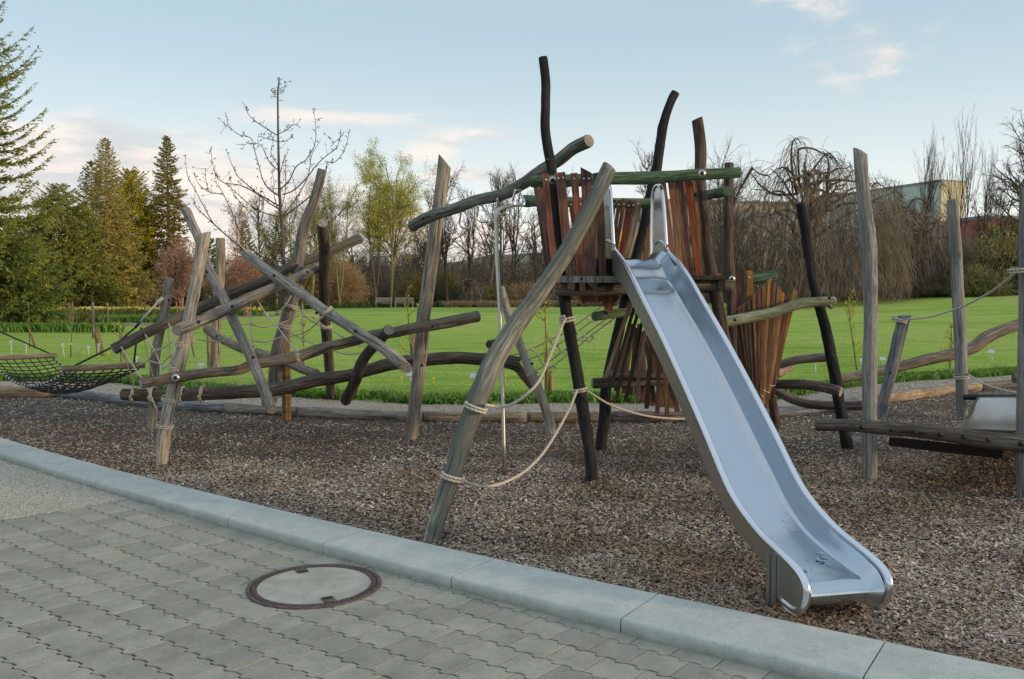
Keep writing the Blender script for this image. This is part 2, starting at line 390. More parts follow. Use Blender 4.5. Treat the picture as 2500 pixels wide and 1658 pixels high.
# base sheet to the horizon
tag(mk('ground', [(-1500, -300, -.35), (1500, -300, -.35), (1500, 2500, -.35), (-1500, 2500, -.35)], [(0, 1, 2, 3)], t_), kind='structure')
edge = [(-16, 14.6), (-12, 14.2), (-7.95, 13.59), (-6.95, 13.59), (-5.57, 12.6), (-4.53, 12.09), (-2.96, 11.5), (-1.29, 11.03), (.51, 10.96), (2.05, 10.96), (4.02, 11.61), (5.37, 12.75), (7.43, 14.31), (8.72, 14.92), (12, 16), (17, 17)]
EX, EY = np.array(edge).T
def edgeY(x): return np.interp(x, EX, EY)
def strip(name, xs, fa, fb, nz, mat, zf):
    V = []; n = len(xs)
    for j in range(nz + 1):
        for x in xs:
            y = fa(x) + (fb(x) - fa(x)) * j / nz; V.append((x, y, zf(x, y)))
    Fc = [(j * n + i, j * n + i + 1, (j + 1) * n + i + 1, (j + 1) * n + i) for j in range(nz) for i in range(n - 1)]
    return mk(name, V, Fc, mat, None, True)
def kerbY(x):        # y of the kerb's back edge at x
    v = KR ** 2 - (x - KC[0]) ** 2
    return KC[1] - math.sqrt(max(v, 0))
mm, n_, b_ = newmat('mulch_bed'); tcn = n_.nodes.new('ShaderNodeTexCoord'); o3 = tcn.outputs['Object']
vo = n_.nodes.new('ShaderNodeTexVoronoi'); vo.inputs['Scale'].default_value = 55; n_.links.new(o3, vo.inputs[0]); vx = X(n_, vo.outputs['Distance'])
k1 = noise(n_, o3, 70, 5, .7); k2 = noise(n_, o3, .8, 4, .6)
c_ = mixc(n_, k1.smooth(.35, .65), (.03, .022, .016), (.14, .105, .08)); c_ = mixc(n_, k2.smooth(.4, .65) * .5, c_, (.05, .035, .025))
n_.links.new(c_, b_.inputs['Base Color']); b_.inputs['Roughness'].default_value = .95; bump(n_, b_, vx + k1, .8, .02); MULCH = mm
def mulz(x, y): return -.045 * math.exp(-((x - 1.75) ** 2 + (y - 4.15) ** 2) / .22) + .018 * mnoise.noise(Vector((x * .9, y * .9, 0))) + .008 * mnoise.noise(Vector((x * 3, y * 3, 4)))
tag(strip('mulch_bed', np.linspace(-14, 15, 117), lambda x: kerbY(x) - .03, edgeY, 60, MULCH, mulz), kind='structure')

def scatter(name, pts, mat, lmin, lmax, asp, tilt, zoff=.004, curl=.15, parent=None):
    n = len(pts); L = rng.uniform(lmin, lmax, n) / 2; Wd = L * rng.uniform(asp[0], asp[1], n); a = rng.uniform(0, 2 * math.pi, n)
    tx = rng.normal(0, tilt, n); ty = rng.normal(0, tilt, n)
    u = np.c_[np.cos(a), np.sin(a), tx]; v = np.c_[-np.sin(a), np.cos(a), ty]
    pts = pts + np.c_[np.zeros(n), np.zeros(n), rng.uniform(0, zoff, n)]
    j = lambda: rng.uniform(.55, 1.1, n)[:, None]
    A = pts - u * L[:, None] * j() - v * Wd[:, None] * j() * .7; B = pts + u * L[:, None] * j() - v * Wd[:, None] * j()
    C = pts + u * L[:, None] * j() + v * Wd[:, None] * j() * .8; D = pts - u * L[:, None] * j() + v * Wd[:, None] * j()
    V = np.stack([A, B, C, D], 1).reshape(-1, 3); Fc = np.arange(n * 4).reshape(n, 4)
    Fc = np.vstack([Fc[:, [0, 1, 2]], Fc[:, [0, 2, 3]]])
    return mk(name, V, Fc, mat, parent, False)
def chip_pts(n, y0, y1, power=1.6):
    u = rng.uniform(0, 1, n); y = (y0 ** (-power) * (1 - u) + y1 ** (-power) * u) ** (-1 / power)
    x = rng.uniform(-1, 1, n) * (y * .66 + .9)
    ky = KC[1] - np.sqrt(np.maximum(KR ** 2 - (x - KC[0]) ** 2, 0)); ok = (y > ky + .02) & (y < edgeY(x) - .02)
    x, y = x[ok], y[ok]; z = np.array([mulz(a, b) for a, b in zip(x, y)]); return np.c_[x, y, z]
CHIP = islandmat('bark_chips', [(.11, .078, .057), (.50, .41, .325), (.33, .25, .19), (.70, .60, .49), (.17, .125, .095), (.50, .385, .285), (.42, .335, .26), (.85, .76, .65)], .9, big=(.9, (.62, .54, .48)))
tag(scatter('bark_chips', np.vstack([chip_pts(400000, 3.3, 8.5, 1.2), chip_pts(160000, 7.0, 15.5, .6)]), CHIP, .014, .042, (.26, .50), .27, .015),
    'loose brown bark mulch chips covering the playground floor', 'bark mulch', kind='stuff')
SP_ = []
for i in range(420):
    th = rng.uniform(-2.60, -2.02); rr = KR - abs(rng.normal(0, .05)); q = np.array([KC[0] + rr * math.cos(th), KC[1] + rr * math.sin(th)])
    if 3 < q[1] < 10 and abs(q[0]) < q[1] * .65: SP_.append((q[0], q[1], .024))
for i in range(60):
    y = rng.uniform(3.6, 6.0); x = rng.uniform(-.6, .4) * y
    if y < kerbY(x) - .5: SP_.append((x, y, -.046))
tag(scatter('loose_chips', np.array(SP_), CHIP, .008, .022, (.3, .6), .1, .003), 'stray bark bits scattered over the kerb and pavers', 'bark bits', kind='stuff')

# gravel path behind the border logs
GR = plainmat('gravel_ground', (.31, .275, .22), .95, 0, 45, .5, .012)
PW = lambda x: edgeY(x) + 1.75 + .12 * math.sin(x * 1.3) + .3 * ss((-x - 3) / 4)
tag(strip('gravel_path', np.linspace(-16, 17, 100), lambda x: edgeY(x) - .02, lambda x: PW(x), 12, GR, lambda x, y: .004 + .012 * mnoise.noise(Vector((x, y, 0)))), kind='structure')
pb = []
for i in range(16000):
    x = random.uniform(-11, 12); y = edgeY(x) + .06 + random.random() * 1.7; pb.append((x, y, .008))
PEB = islandmat('pebbles', [(.18, .16, .125), (.38, .335, .27), (.27, .24, .19), (.50, .45, .37), (.14, .13, .115)], .9)
def pebbles(name, P, mat, r0, r1):
    P = np.asarray(P); n = len(P); r = rng.uniform(r0, r1, n)[:, None]; a = rng.uniform(0, 6.28, n)
    u = np.c_[np.cos(a), np.sin(a), rng.normal(0, .2, n)]; v = np.c_[-np.sin(a), np.cos(a), rng.normal(0, .2, n)] * rng.uniform(.5, .9, n)[:, None]; w = np.array([0, 0, .6])
    S = [P + u * r, P + v * r, P - u * r, P - v * r, P + w * r]
    V = np.stack(S, 1).reshape(-1, 3); b = np.arange(n)[:, None] * 5
    Fc = np.vstack([b + np.array([0, 1, 4]), b + np.array([1, 2, 4]), b + np.array([2, 3, 4]), b + np.array([3, 0, 4])])
    return mk(name, V, Fc, mat, None, False)
tag(pebbles('path_gravel', pb, PEB, .008, .02), 'light crushed gravel on the path behind the border logs', 'gravel', kind='stuff')

# lawn and far ground, in columns fanning out from the viewpoint's side of the park
ms = np.r_[np.linspace(-2.2, -.75, 8), np.linspace(-.7, .7, 85), np.linspace(.75, 2.2, 8)]
def nearY(m):
    lo, hi = 5., 60.
    for _ in range(40):
        y = (lo + hi) / 2
        if y < PW(m * y): lo = y
        else: hi = y
    return lo
def farY(m): return float(np.interp(m, [-2.2, -.58, -.5, -.40, -.34, -.22, -.07, .12, .25, .35, .50, .58, 2.2], [26, 34, 41, 50, 55, 78, 84, 86, 75, 66, 62, 60, 60]))
mg, ng, bg_ = newmat('mown_grass'); tg = ng.nodes.new('ShaderNodeTexCoord').outputs['Object']
s1 = noise(ng, vmap(ng, tg, (.25, 2.6, 1)), 1.0, 5, .65); s2 = noise(ng, vmap(ng, tg, (3, 9, 1)), 3.0, 6, .75); s3 = noise(ng, tg, .12, 3, .5); s4 = noise(ng, vmap(ng, tg, (12, 30, 1)), 1.0, 4, .8)
cg = mixc(ng, s1.smooth(.3, .7), (.21, .33, .045), (.46, .59, .14)); cg = mixc(ng, s2.smooth(.3, .7) * .4, cg, (.14, .27, .025)); cg = mixc(ng, s4.smooth(.55, .75) * .5, cg, (.30, .44, .09)); cg = mixc(ng, s3.smooth(.42, .62) * .55, cg, (.40, .47, .13)); cg = mixc(ng, noise(ng, vmap(ng, tg, (1, 1.6, 1)), .55, 4, .6).smooth(.5, .7) * .45, cg, (.16, .27, .04))
ng.links.new(cg, bg_.inputs['Base Color']); bg_.inputs['Roughness'].default_value = 1; bg_.inputs['Specular IOR Level'].default_value = .08; bump(ng, bg_, s2 + s4, .8, .05)
def colsheet(name, fa, fb, nz, mat, pw=1.6, off=0.0):
    V = []; n = len(ms)
    for j in range(nz + 1):
        for m in ms:
            a, b = fa(m), fb(m); y = a + (b - a) * (j / nz) ** pw; x = m * y; V.append((x, y, float(terr(x, y)) + off + .006))
    Fc = [(j * n + i, j * n + i + 1, (j + 1) * n + i + 1, (j + 1) * n + i) for j in range(nz) for i in range(n - 1)]
    return mk(name, V, Fc, mat, None, True)
NY = {m: nearY(m) for m in ms}
tag(colsheet('lawn', lambda m: NY[m], farY, 40, mg), kind='structure')
SOIL = plainmat('woodland_floor', (.075, .085, .035), .95, 0, .5, .55, .05)
tag(colsheet('woodland_floor', farY, lambda m: 900.0, 16, SOIL, 2.2), kind='structure')

# ------------------------------------------------------------------ grass and verge plants (stuff)
def blades(name, P, hgt, wid, mat, lean=.35, parent=None):
    P = np.asarray(P); n = len(P); h = rng.uniform(hgt[0], hgt[1], n); w = rng.uniform(wid[0], wid[1], n); a = rng.uniform(0, 6.28, n); b = rng.uniform(0, 6.28, n); l = rng.normal(0, lean, n) * h
    d = np.c_[np.cos(a), np.sin(a), 0 * a]; t = np.c_[np.cos(b) * l, np.sin(b) * l, h]
    A = P - d * w[:, None] / 2; B = P + d * w[:, None] / 2; M = P + t * .55 + d * w[:, None] * .45; M2 = P + t * .55 - d * w[:, None] * .45; C = P + t * np.array([1.5, 1.5, 1])
    V = np.stack([A, B, M, M2, C], 1).reshape(-1, 3); k = np.arange(n)[:, None] * 5
    Fc = np.vstack([k + np.array([0, 1, 2]), k + np.array([0, 2, 3]), k + np.array([3, 2, 4])])
    return mk(name, V, Fc, mat, parent, False)
GRASS = islandmat('grass_blades', [(.13, .28, .025), (.26, .46, .05), (.18, .35, .04), (.34, .50, .10)], .7, .35)
VERGE = islandmat('verge_leaves', [(.045, .13, .02), (.13, .27, .035), (.08, .19, .025), (.19, .34, .06), (.26, .32, .13)], .7, .3)
P = []
while len(P) < 42000:
    m = random.uniform(-.64, .64); y0 = float(np.interp(m, ms, [NY[k] for k in ms])); y = y0 + (random.random() ** 1.8) * 16; x = m * y; P.append((x, y, float(terr(x, y))))
tag(blades('lawn_grass', P, (.015, .045), (.008, .018), GRASS), 'short mown grass at the near edge of the lawn', 'grass', kind='stuff')
P = []
while len(P) < 30000:
    x = random.uniform(-11.5, 13); w = .55 + .35 * mnoise.noise(Vector((x * .8, 0, 3))); y = PW(x) + random.uniform(-.12, 1) * w
    k = mnoise.noise(Vector((x * 2.2, y * 2.2, 1))) + .55
    if random.random() < k: P.append((x, y, 0))
tag(blades('verge_plants', P, (.04, .14), (.022, .06), VERGE, .55), 'tangled leafy weeds and long grass along the lawn edge', 'verge plants', kind='stuff')
P = []
for i in range(40):
    x = random.uniform(-10, 12); y = PW(x) + random.uniform(0, .6)
    for k in range(26): P.append((x + random.gauss(0, .05), y + random.gauss(0, .05), 0))
tag(blades('verge_tufts', P, (.12, .25), (.008, .016), islandmat('tuft', [(.16, .26, .08), (.34, .36, .20), (.10, .2, .04)], .8, .3), .3), 'taller grass tufts sprouting from the weedy verge', 'grass tufts', kind='stuff')
# few dandelions
YEL = plainmat('yellow_petals', (.72, .45, .02), .6); mbd = MB()
for px, py in ((265, 874), (980, 940), (1058, 942), (1234, 936), (152, 850), (205, 1238 - 366)):
    p = G(px, py); mbd.tube([p, p + np.array([0, 0, .12])], [.004, .004], 4); mbd.ball(p + np.array([0, 0, .13]), .028, 4, .5)
# ------------------------------------------------------------------ kerb, pavers, manhole, gravel patch
def conc(name, a, b, sc=60, edge=0):
    m, n, bs = newmat(name); t = n.nodes.new('ShaderNodeTexCoord').outputs['Object']; oi = n.nodes.new('ShaderNodeObjectInfo'); r = X(n, oi.outputs['Random'])
    v = n.nodes.new('ShaderNodeVectorMath'); v.operation = 'ADD'; n.links.new(t, v.inputs[0]); n.links.new(comb(n, r * 17.0, r * 5.0, 0.0), v.inputs[1]); t = v.outputs[0]
    f1 = noise(n, t, sc * 4, 3, .8); f2 = noise(n, t, sc * .08, 5, .6); f3 = noise(n, t, sc * .35, 4, .7)
    c = mixc(n, f2.smooth(.3, .7), a, b); c = mixc(n, f1.smooth(.53, .66) * .5, c, tuple(x * .35 for x in a)); c = mixc(n, f1.smooth(.45, .33) * .4, c, tuple(min(1, x * 1.7) for x in b))
    c = mixc(n, f3.smooth(.52, .68) * .35, c, tuple(x * .7 for x in a))
    hs = n.nodes.new('ShaderNodeHueSaturation'); n.links.new(c, hs.inputs['Color']); n.links.new((r * (.24 if edge == 0 else .08) + (.88 if edge == 0 else .96)).s, hs.inputs['Value'])
    n.links.new(hs.outputs[0], bs.inputs['Base Color']); bs.inputs['Roughness'].default_value = .92; bs.inputs['Specular IOR Level'].default_value = .25
    bump(n, bs, f1 * .6 + f3, .35, .004); return m
def add_algae_and_shade(m):
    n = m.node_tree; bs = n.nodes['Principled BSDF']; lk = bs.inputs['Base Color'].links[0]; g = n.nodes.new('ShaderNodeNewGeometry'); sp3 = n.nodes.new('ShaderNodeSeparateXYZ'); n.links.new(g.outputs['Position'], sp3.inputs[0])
    k = noise(n, g.outputs['Position'], 9, 5, .7); z = X(n, sp3.outputs[2]); f = ((z * -14.0) + k * 1.1 - .62).clamp() * .75  # green algae at the base, plus the front face's shade painted into the colour
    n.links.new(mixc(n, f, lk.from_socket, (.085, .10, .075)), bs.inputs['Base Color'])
KERBM = conc('kerb_concrete', (.40, .425, .40), (.50, .52, .485), 60, .5); PAVM = conc('paver_concrete', (.265, .262, .22), (.36, .345, .285), 55)
add_algae_and_shade(KERBM); LIDM = conc('lid_concrete', (.30, .30, .25), (.42, .41, .345), 70); DIRT = plainmat('joint_dirt', (.018, .017, .013), .95, 0, 20, .5)
kerb = thing('kerb', None, None, (G(900, 1300)[0], G(900, 1300)[1], 0)); kerb['kind'] = 'structure'
jt = [kang(*p) for p in ((-9.4, 12.4), (-8.6, 11.9), (-7.85, 11.3), (-7.1, 10.75), (-6.35, 10.2), (-5.6, 9.56), (-4.83, 8.95), (-4.07, 8.34), (-3.31, 7.77), (-2.59, 7.14), (-1.8, 6.54), (-.97, 5.93), (-.12, 5.25), (.77, 4.62), (1.73, 4.0), (2.7, 3.37), (3.7, 2.78), (4.7, 2.2), (5.8, 1.6))]
for i in range(len(jt) - 1):
    a0, a1 = jt[i], jt[i + 1]; g = .0035 / KR; nseg = 6; V = []; jit = random.uniform(-.0015, .0015)
    prof = lambda w: [(0, -.2), (0, .016), (-.004, .02), (-w + .022, .02), (-w + .010, .017), (-w + .003, .010), (-w, -.002), (-w, -.2)]
    for s in range(nseg + 1):
        th = a0 + g + (a1 - a0 - 2 * g) * s / nseg; x = kpt(th, KR)[0]; w = float(np.interp(x, [-6, -2.5, 2], [.345, .36, .47]))
        for (dr, z) in prof(w):
            p = kpt(th, KR - dr) ; V.append((p[0], p[1], z + jit))
    k = 8; Fc = []
    for s in range(nseg):
        for q in range(k): Fc.append((s * k + q, s * k + (q + 1) % k, (s + 1) * k + (q + 1) % k, (s + 1) * k + q))
    Fc += [tuple(range(k))[::-1], tuple(range(nseg * k, nseg * k + k))]
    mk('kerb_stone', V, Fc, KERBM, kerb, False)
# pavement bed + interlocking pavers
pav = thing('pavement', None, None, (0, 4, PZ)); pav['kind'] = 'structure'
bx = [(-12, -4), (8, -4), (8, kerbY(8) - .1)] + [(x, kerbY(x) - .12) for x in np.linspace(7.9, -9, 60)] + [(-12, 10.5)]
mk('sand_bed', [(x, y, PZ - .007) for x, y in bx], [tuple(range(len(bx)))], DIRT, pav)
c2 = lambda x, y: G(900 + x * .3383, 1300 + y * .3383, PZ)[:2]
O = c2(985, 828); sv = c2(1168, 738) - O; lv = c2(1252, 915) - O
lu = np.array([math.cos(math.radians(-39.2)), math.sin(math.radians(-39.2))]); su = np.array([-lu[1], lu[0]]); LP, SP = .2185, .197
gl0, gl1 = G(0, 1271, PZ)[:2], G(356, 1212, PZ)[:2]
def v_(u):                                 # saw-tooth edge, two teeth per paver
    t = (u / LP - .25) % .5 / .5
    return .0 if t < .22 else (.021 * (t - .22) / .38 if t < .60 else .021)
us = sorted(set([0, LP] + [x * LP for x in (.1, .2495, .2505, .36, .55, .7495, .7505, .86)]))
bot = [(u, v_(u)) for u in us]; gp = .0044; gv = .0110
def clip(poly, p, nrm):
    o = []
    for i in range(len(poly)):
        a, b = poly[i], poly[(i + 1) % len(poly)]; da, db = (a - p) @ nrm, (b - p) @ nrm
        if da >= 0: o.append(a)
        if (da >= 0) != (db >= 0): o.append(a + (b - a) * (da / (da - db)))
    return o
gn = np.array([-(gl1 - gl0)[1], (gl1 - gl0)[0]]); gn /= np.linalg.norm(gn); gn = -gn if ((O - gl0) @ gn) < 0 else gn
full_me = None; cand = []
for j in range(-40, 42):
    for i in range(-45, 45):
        org = O + lu * (LP * (i + (.5 if j % 2 else 0))) + su * SP * j; c = org + lu * LP / 2 + su * SP / 2
        if abs(c[0]) > c[1] * .75 + 2.2 or c[1] < 1.2: continue
        if c[1] > kerbY(c[0]) - .22: continue
        d = (c - gl0) @ gn
        if d < -.14: continue
        vis = abs(c[0]) < c[1] * .60 + .15 and c[1] > 3.45
        cand.append((0 if vis else 1, c[1], org, d < .16, c))
cand.sort(key=lambda t: (t[0], t[1])); stuff = MB(); npav = 0
def paver_geo(org, d):
    outl = [np.array([min(max(u, gp / 2), LP - gp / 2), v + gv / 2]) for u, v in bot] + [np.array([min(max(u, gp / 2), LP - gp / 2), SP + v - gv / 2]) for u, v in reversed(bot)]
    W = [org + lu * q[0] + su * q[1] for q in outl]
    if d: W = clip(W, gl0, gn)
    return W
def solid(W, zt, tilt=(0, 0)):
    c = sum(W) / len(W); n = len(W); V = []
    for sc, z in ((1, zt - .06), (1, zt - .0015), (.992, zt)):
        for w in W: q = c + (w - c) * sc; V.append((q[0], q[1], z + (w - c) @ np.array(tilt)))
    Fc = [tuple(range(2 * n, 3 * n))] + [(l * n + k, l * n + (k + 1) % n, (l + 1) * n + (k + 1) % n, (l + 1) * n + k) for l in (0, 1) for k in range(n)]
    return V, Fc
for v0, _, org, cl, c in cand:
    W = paver_geo(org, cl)
    if len(W) < 3: continue
    z = PZ + random.uniform(-.0013, .0013); tl = (random.uniform(-.005, .005), random.uniform(-.005, .005))
    if npav < 300 and v0 == 0:
        if cl or full_me is None:
            V, Fc = solid(W, z, tl); o = mk('paver', V, Fc, PAVM, pav, False)
            if not cl: full_me = o.data; fc = sum(W) / len(W)
        else:
            o = bpy.data.objects.new('paver', full_me); COL.objects.link(o); o.parent = pav
            cc = sum(W) / len(W); o.location = Vector((cc[0], cc[1], z - .03)) - wloc(pav); o.rotation_euler = (tl[0], tl[1], random.uniform(-.006, .006))
        npav += 1
    else: stuff.add(*solid(W, z, tl))
o = stuff.build('pavers_beyond', PAVM, pav, False); o['kind'] = 'stuff'; o.name = 'more_pavers'
# manhole
mc = G(768, 1430, PZ); mc = np.array([mc[0], mc[1], PZ])
RUST = plainmat('rusty_cast_iron', (.115, .082, .075), .75, .3, 40, .5, .006); HOLE = plainmat('hole_black', (.008, .008, .008), .9)
man = thing('manhole_cover', 'round concrete filled manhole cover with rusty iron rim set in the paving', 'manhole cover', mc)
def ring(r0, r1, z, zb, n=72):
    V = []; Fc = []
    for k in range(n):
        a = 2 * math.pi * k / n
        for r, zz in ((r1, zb), (r1, z), (r0, z), (r0, zb)): V.append(mc + np.array([math.cos(a) * r, math.sin(a) * r, zz]))
    for k in range(n):
        q = ((k + 1) % n) * 4; 
        for i in range(3): Fc.append((k * 4 + i, q + i, q + i + 1, k * 4 + i + 1))
    return V, Fc
R0 = .382
mk('outer_frame', *ring(R0 - .024, R0, .008, -.05), RUST, man); mk('lid_rim', *ring(R0 - .062, R0 - .030, .0065, -.05), RUST, man)
V = [mc + np.array([0, 0, .006])] + [mc + np.array([math.cos(a) * (R0 - .062), math.sin(a) * (R0 - .062), .006]) for a in np.linspace(0, 2 * math.pi, 73)[:-1]]
mk('concrete_infill', V, [(0, 1 + k, 1 + (k + 1) % 72) for k in range(72)], LIDM, man)
V = [mc + np.array([0, 0, .0035])] + [mc + np.array([math.cos(a) * (R0 - .005), math.sin(a) * (R0 - .005), .0035]) for a in np.linspace(0, 2 * math.pi, 73)[:-1]]
mk('dark_gap', V, [(0, 1 + k, 1 + (k + 1) % 72) for k in range(72)], HOLE, man)
for ang in (118, -62):
    a = math.radians(ang); d = np.array([math.cos(a), math.sin(a), 0]); M = np.array([[d[0], -d[1], 0], [d[1], d[0], 0], [0, 0, 1]])
    o = MB().box(mc + d * (R0 - .10) + np.array([0, 0, .005]), .085, .07, .008, M).build('lifting_socket', RUST, man, False)
    MB().box(mc + d * (R0 - .125) + np.array([0, 0, .0085]), .032, .05, .004, M).build('slot', HOLE, o, False)
# ribs of the rim
rb = MB()
for k in range(110):
    a = 2 * math.pi * k / 110; d = np.array([math.cos(a), math.sin(a), 0]); M = np.array([[d[0], -d[1], 0], [d[1], d[0], 0], [0, 0, 1]]); rb.box(mc + d * (R0 - .046) + np.array([0, 0, .0085]), .026, .007, .003, M)
o = rb.build('rim_ribs', RUST, man, False); o['kind'] = 'stuff'
# gravel patch left of the pavers
gx = [(-14, 5.2)] + [tuple(gl0 + (gl1 - gl0) * t) for t in np.linspace(-1.6, 1.03, 6)] + [(x, kerbY(x) - .33) for x in np.linspace(-3.4, -9.3, 24)] + [(-14, 13)]
GRP = plainmat('grit_ground', (.36, .33, .275), .95, 0, 60, .55, .012)
tag(mk('gravel_patch', [(x, y, PZ - .002) for x, y in gx], [tuple(range(len(gx)))], GRP), kind='structure')
P = []
while len(P) < 60000:
    y = random.uniform(5.2, 10.5); x = random.uniform(-.66, -.38) * y
    p = np.array([x, y])
    if (p - gl0) @ gn < .0 and y < kerbY(x) - .36: P.append((x, y, PZ))
tag(pebbles('grit', P, islandmat('grit_stones', [(.26, .235, .20), (.52, .48, .40), (.38, .34, .27), (.66, .62, .54), (.18, .165, .15)], .9), .004, .012), 'fine grey brown gravel between the pavers and the kerb', 'gravel', kind='stuff')
# fallen leaf
lp = G(1733, 1600, PZ); lm = MB(); lv_ = [(0, 0, .006), (.03, .012, .022), (.055, 0, .012), (.035, -.014, .026), (.02, -.02, .012), (.015, .02, .016)]
lm.add([lp + np.array(v) for v in lv_], [(0, 5, 1), (0, 1, 3), (1, 2, 3), (0, 3, 4)])
tag(lm.build('dry_leaf', plainmat('dry_leaf', (.22, .12, .05), .8, 0, 40, .3), None, False), 'curled dry brown leaf lying on the pavers against the kerb', 'leaf')

# ------------------------------------------------------------------ border logs
bl = [((-300, 965), (157, 962), W_TAN, 'long tan peeled border log under the net hammock at the far left', .085), ((157, 965), (325, 990), W_BLUE, 'bluish grey border log right of the tan one, behind the hammock', .075),
      ((325, 990), (560, 1003), W_BLUE, 'bluish grey border log behind the feet of the left climbing posts', .07), ((560, 1003), (735, 1013), W_GREY, 'grey border log ending behind the reed wrapped tree trunk', .07),
      ((735, 1013), (1037, 1024), W_GREY, 'long weathered border log crossing behind the grey middle post', .07), ((1037, 1024), (1285, 1025), W_WARM, 'pale brown border log behind the metal fire pole', .068),
      ((1285, 1025), (1490, 1026), W_WARM, 'brown border log behind the black tower post', .07), ((1490, 1026), (1800, 1022), W_VIOL, 'reddish brown border log behind the hanging slats and the slide', .075),
      ((1800, 1020), (2135, 988), W_BLUE, 'dark border log behind the slatted funnel and black leaning post', .075), ((2135, 988), (2397, 955), W_TAN, 'light tan border log at the right beyond the grey posts', .08),
      ((2397, 955), (2640, 938), W_OLD, 'dark brown border log at the right edge', .08)]
for a, b, m, lab, r in bl:
    A, B = G(*a), G(*b); Q = []
    for t in np.linspace(0, 1, 6): p = A + (B - A) * t; p[1] = edgeY(p[0]); p[2] = r * .75; Q.append(p)
    d = (Q[-1] - Q[0]); d /= np.linalg.norm(d); Q[0] = Q[0] + d * .006; Q[-1] = Q[-1] - d * .006
    Q = cat_spline(Q, 3); rr = r * (1 + .08 * np.sin(np.linspace(0, 7, len(Q)) + a[0])); V, Fc, gc, ns = tube(Q, rr, 12, .09, True, random.random() * 30)
    tag(mk('border_log', V, Fc, m, None, [True] * ns + [False, False], gc=gc, mats=[m, END_G], fm=[0] * ns + [1, 1]), lab, 'border log', 'logs edging the bark bed')

# ------------------------------------------------------------------ left climbing frame
def T(pts, y0, y1):                       # linear depth along a px list: y0 at first, y1 at last
    n = len(pts); D = [0]
    for i in range(1, n): D.append(D[-1] + math.hypot(pts[i][0] - pts[i - 1][0], pts[i][1] - pts[i - 1][1]))
    return [(p[0], p[1], y0 + (y1 - y0) * d / D[-1], p[2]) for p, d in zip(pts, D)]
def YB(y): return 3547 / (y - 708.0)
fr = thing('log_climbing_frame', 'crisscross climbing frame of weathered logs with rope net, left of the leaning post', 'climbing frame', G(520, 1060))
YA = YB(1137)
A_ = T([(392, 1150, 15), (403.5, 1047, 16.5), (420, 971, 16.5), (427, 932, 15), (442, 875, 15.5), (454, 818, 14.5), (468.6, 741, 14), (484, 665, 14), (498, 572, 15.5)], YA, YA)
log('post', A_, W_LIGHT, fr, tip=(0, .5))
YBb = YB(1049)
log('post', T([(370, 1058, 12), (373, 990, 12), (379, 875, 11.5), (389, 818, 11), (405, 741, 11.5), (414, 680, 11)], YBb, YBb), W_GREY, fr)
log('post', T([(525, 912, 12), (526, 856, 11.5), (528, 780, 11.5), (538, 665, 11.5), (538, 582, 11)], 15.5, 15.5), W_WARM, fr)
log('beam', T([(345, 936, 13), (429, 922, 13), (503, 911, 12.5), (579, 904, 12.5), (618, 890, 12.5)], 7.95, 8.7) + T([(675, 881, 13), (732, 869, 14), (796, 848, 13), (845, 837, 12.5), (910, 818, 13), (968, 810, 13.5), (1025, 798, 14), (1083, 789, 14), (1168, 772, 14)], 8.8, 9.65), W_WARM, fr, rough=.09)
log('beam', T([(300, 963, 15), (388, 965, 16), (503, 961, 17), (618, 955.5, 16.5), (679, 950, 16), (771, 929, 16), (847, 917, 15), (891, 906, 15), (968, 886.5, 16), (1102, 874, 16), (1178, 877, 15), (1236, 880, 14), (1268, 886, 14)], 10.15, 10.0), W_OLD, fr, rough=.09)
log('branch_stub', T([(1225, 884, 12), (1262, 896, 12), (1282, 922, 10), (1303, 950, 8)], 10.05, 10.3), W_OLD, fr)
log('beam', T([(277, 853, 14), (412, 786, 12.5), (514.5, 741, 13), (579.5, 711, 12.5), (641, 688, 12), (679, 667, 12), (725, 644, 11.5), (771, 628.5, 11.5), (802, 615, 11), (842, 598, 11), (881, 583, 11)], 9.6, 11.2), W_OLD, fr)
log('beam', T([(432, 806, 14.5), (484, 787, 14), (568, 749, 13), (637, 716, 12.5), (694, 693.5, 12), (751.6, 665, 11.5), (790, 648, 11)], 8.02, 10.85), W_LIGHT, fr)
g_top = 2.42; GP = [(787.6, 545, 14), (792, 615, 13.5), (792, 691, 13.5), (792, 749, 13), (797.6, 825, 12.5), (803, 883, 12), (809, 975, 11)]
def depth_line(pts, za, Ya, zb, Yb):       # posts leaning in depth: solve Y on the line between two (z, Y) ends
    o = []
    for x, y, w in pts:
        r = ray(x, y); s = r[2] / r[1]     # z = H + s*Y ; Y = Ya + k*(z - za)
        k = (Yb - Ya) / (zb - za); Y = (Ya + k * (H - za)) / (1 - k * s); o.append((x, y, Y, w))
    return o
log('post', depth_line(GP, 2.4, 9.9, 0, 13.3), W_OLD, fr, tip=(0, 0))
log('post', T([(652, 990, 16), (665.6, 960, 16), (673, 902, 16), (679, 848, 16), (694, 798, 15.5), (709.6, 749, 15), (721, 703, 14.5), (731, 618, 14), (737.5, 578, 13.5), (748, 537, 13), (761.7, 505, 12), (775, 462, 11.5), (787, 414, 11.5)], 10.95, 10.7), W_GREY, fr)
log('beam', [(p[0], p[1], 10.3 - .005 * (p[0] - 599), p[2]) for p in [(599.6, 618, 12), (633, 645, 12.5), (668, 671.5, 12.5), (708, 698, 13), (748, 725, 13), (788.5, 757, 13), (834, 785, 13), (872, 810, 13), (929.6, 846, 13.5), (968, 877, 14), (990, 897, 14)]], W_BLUE if False else W_GREY, fr, tip=(0, .8))
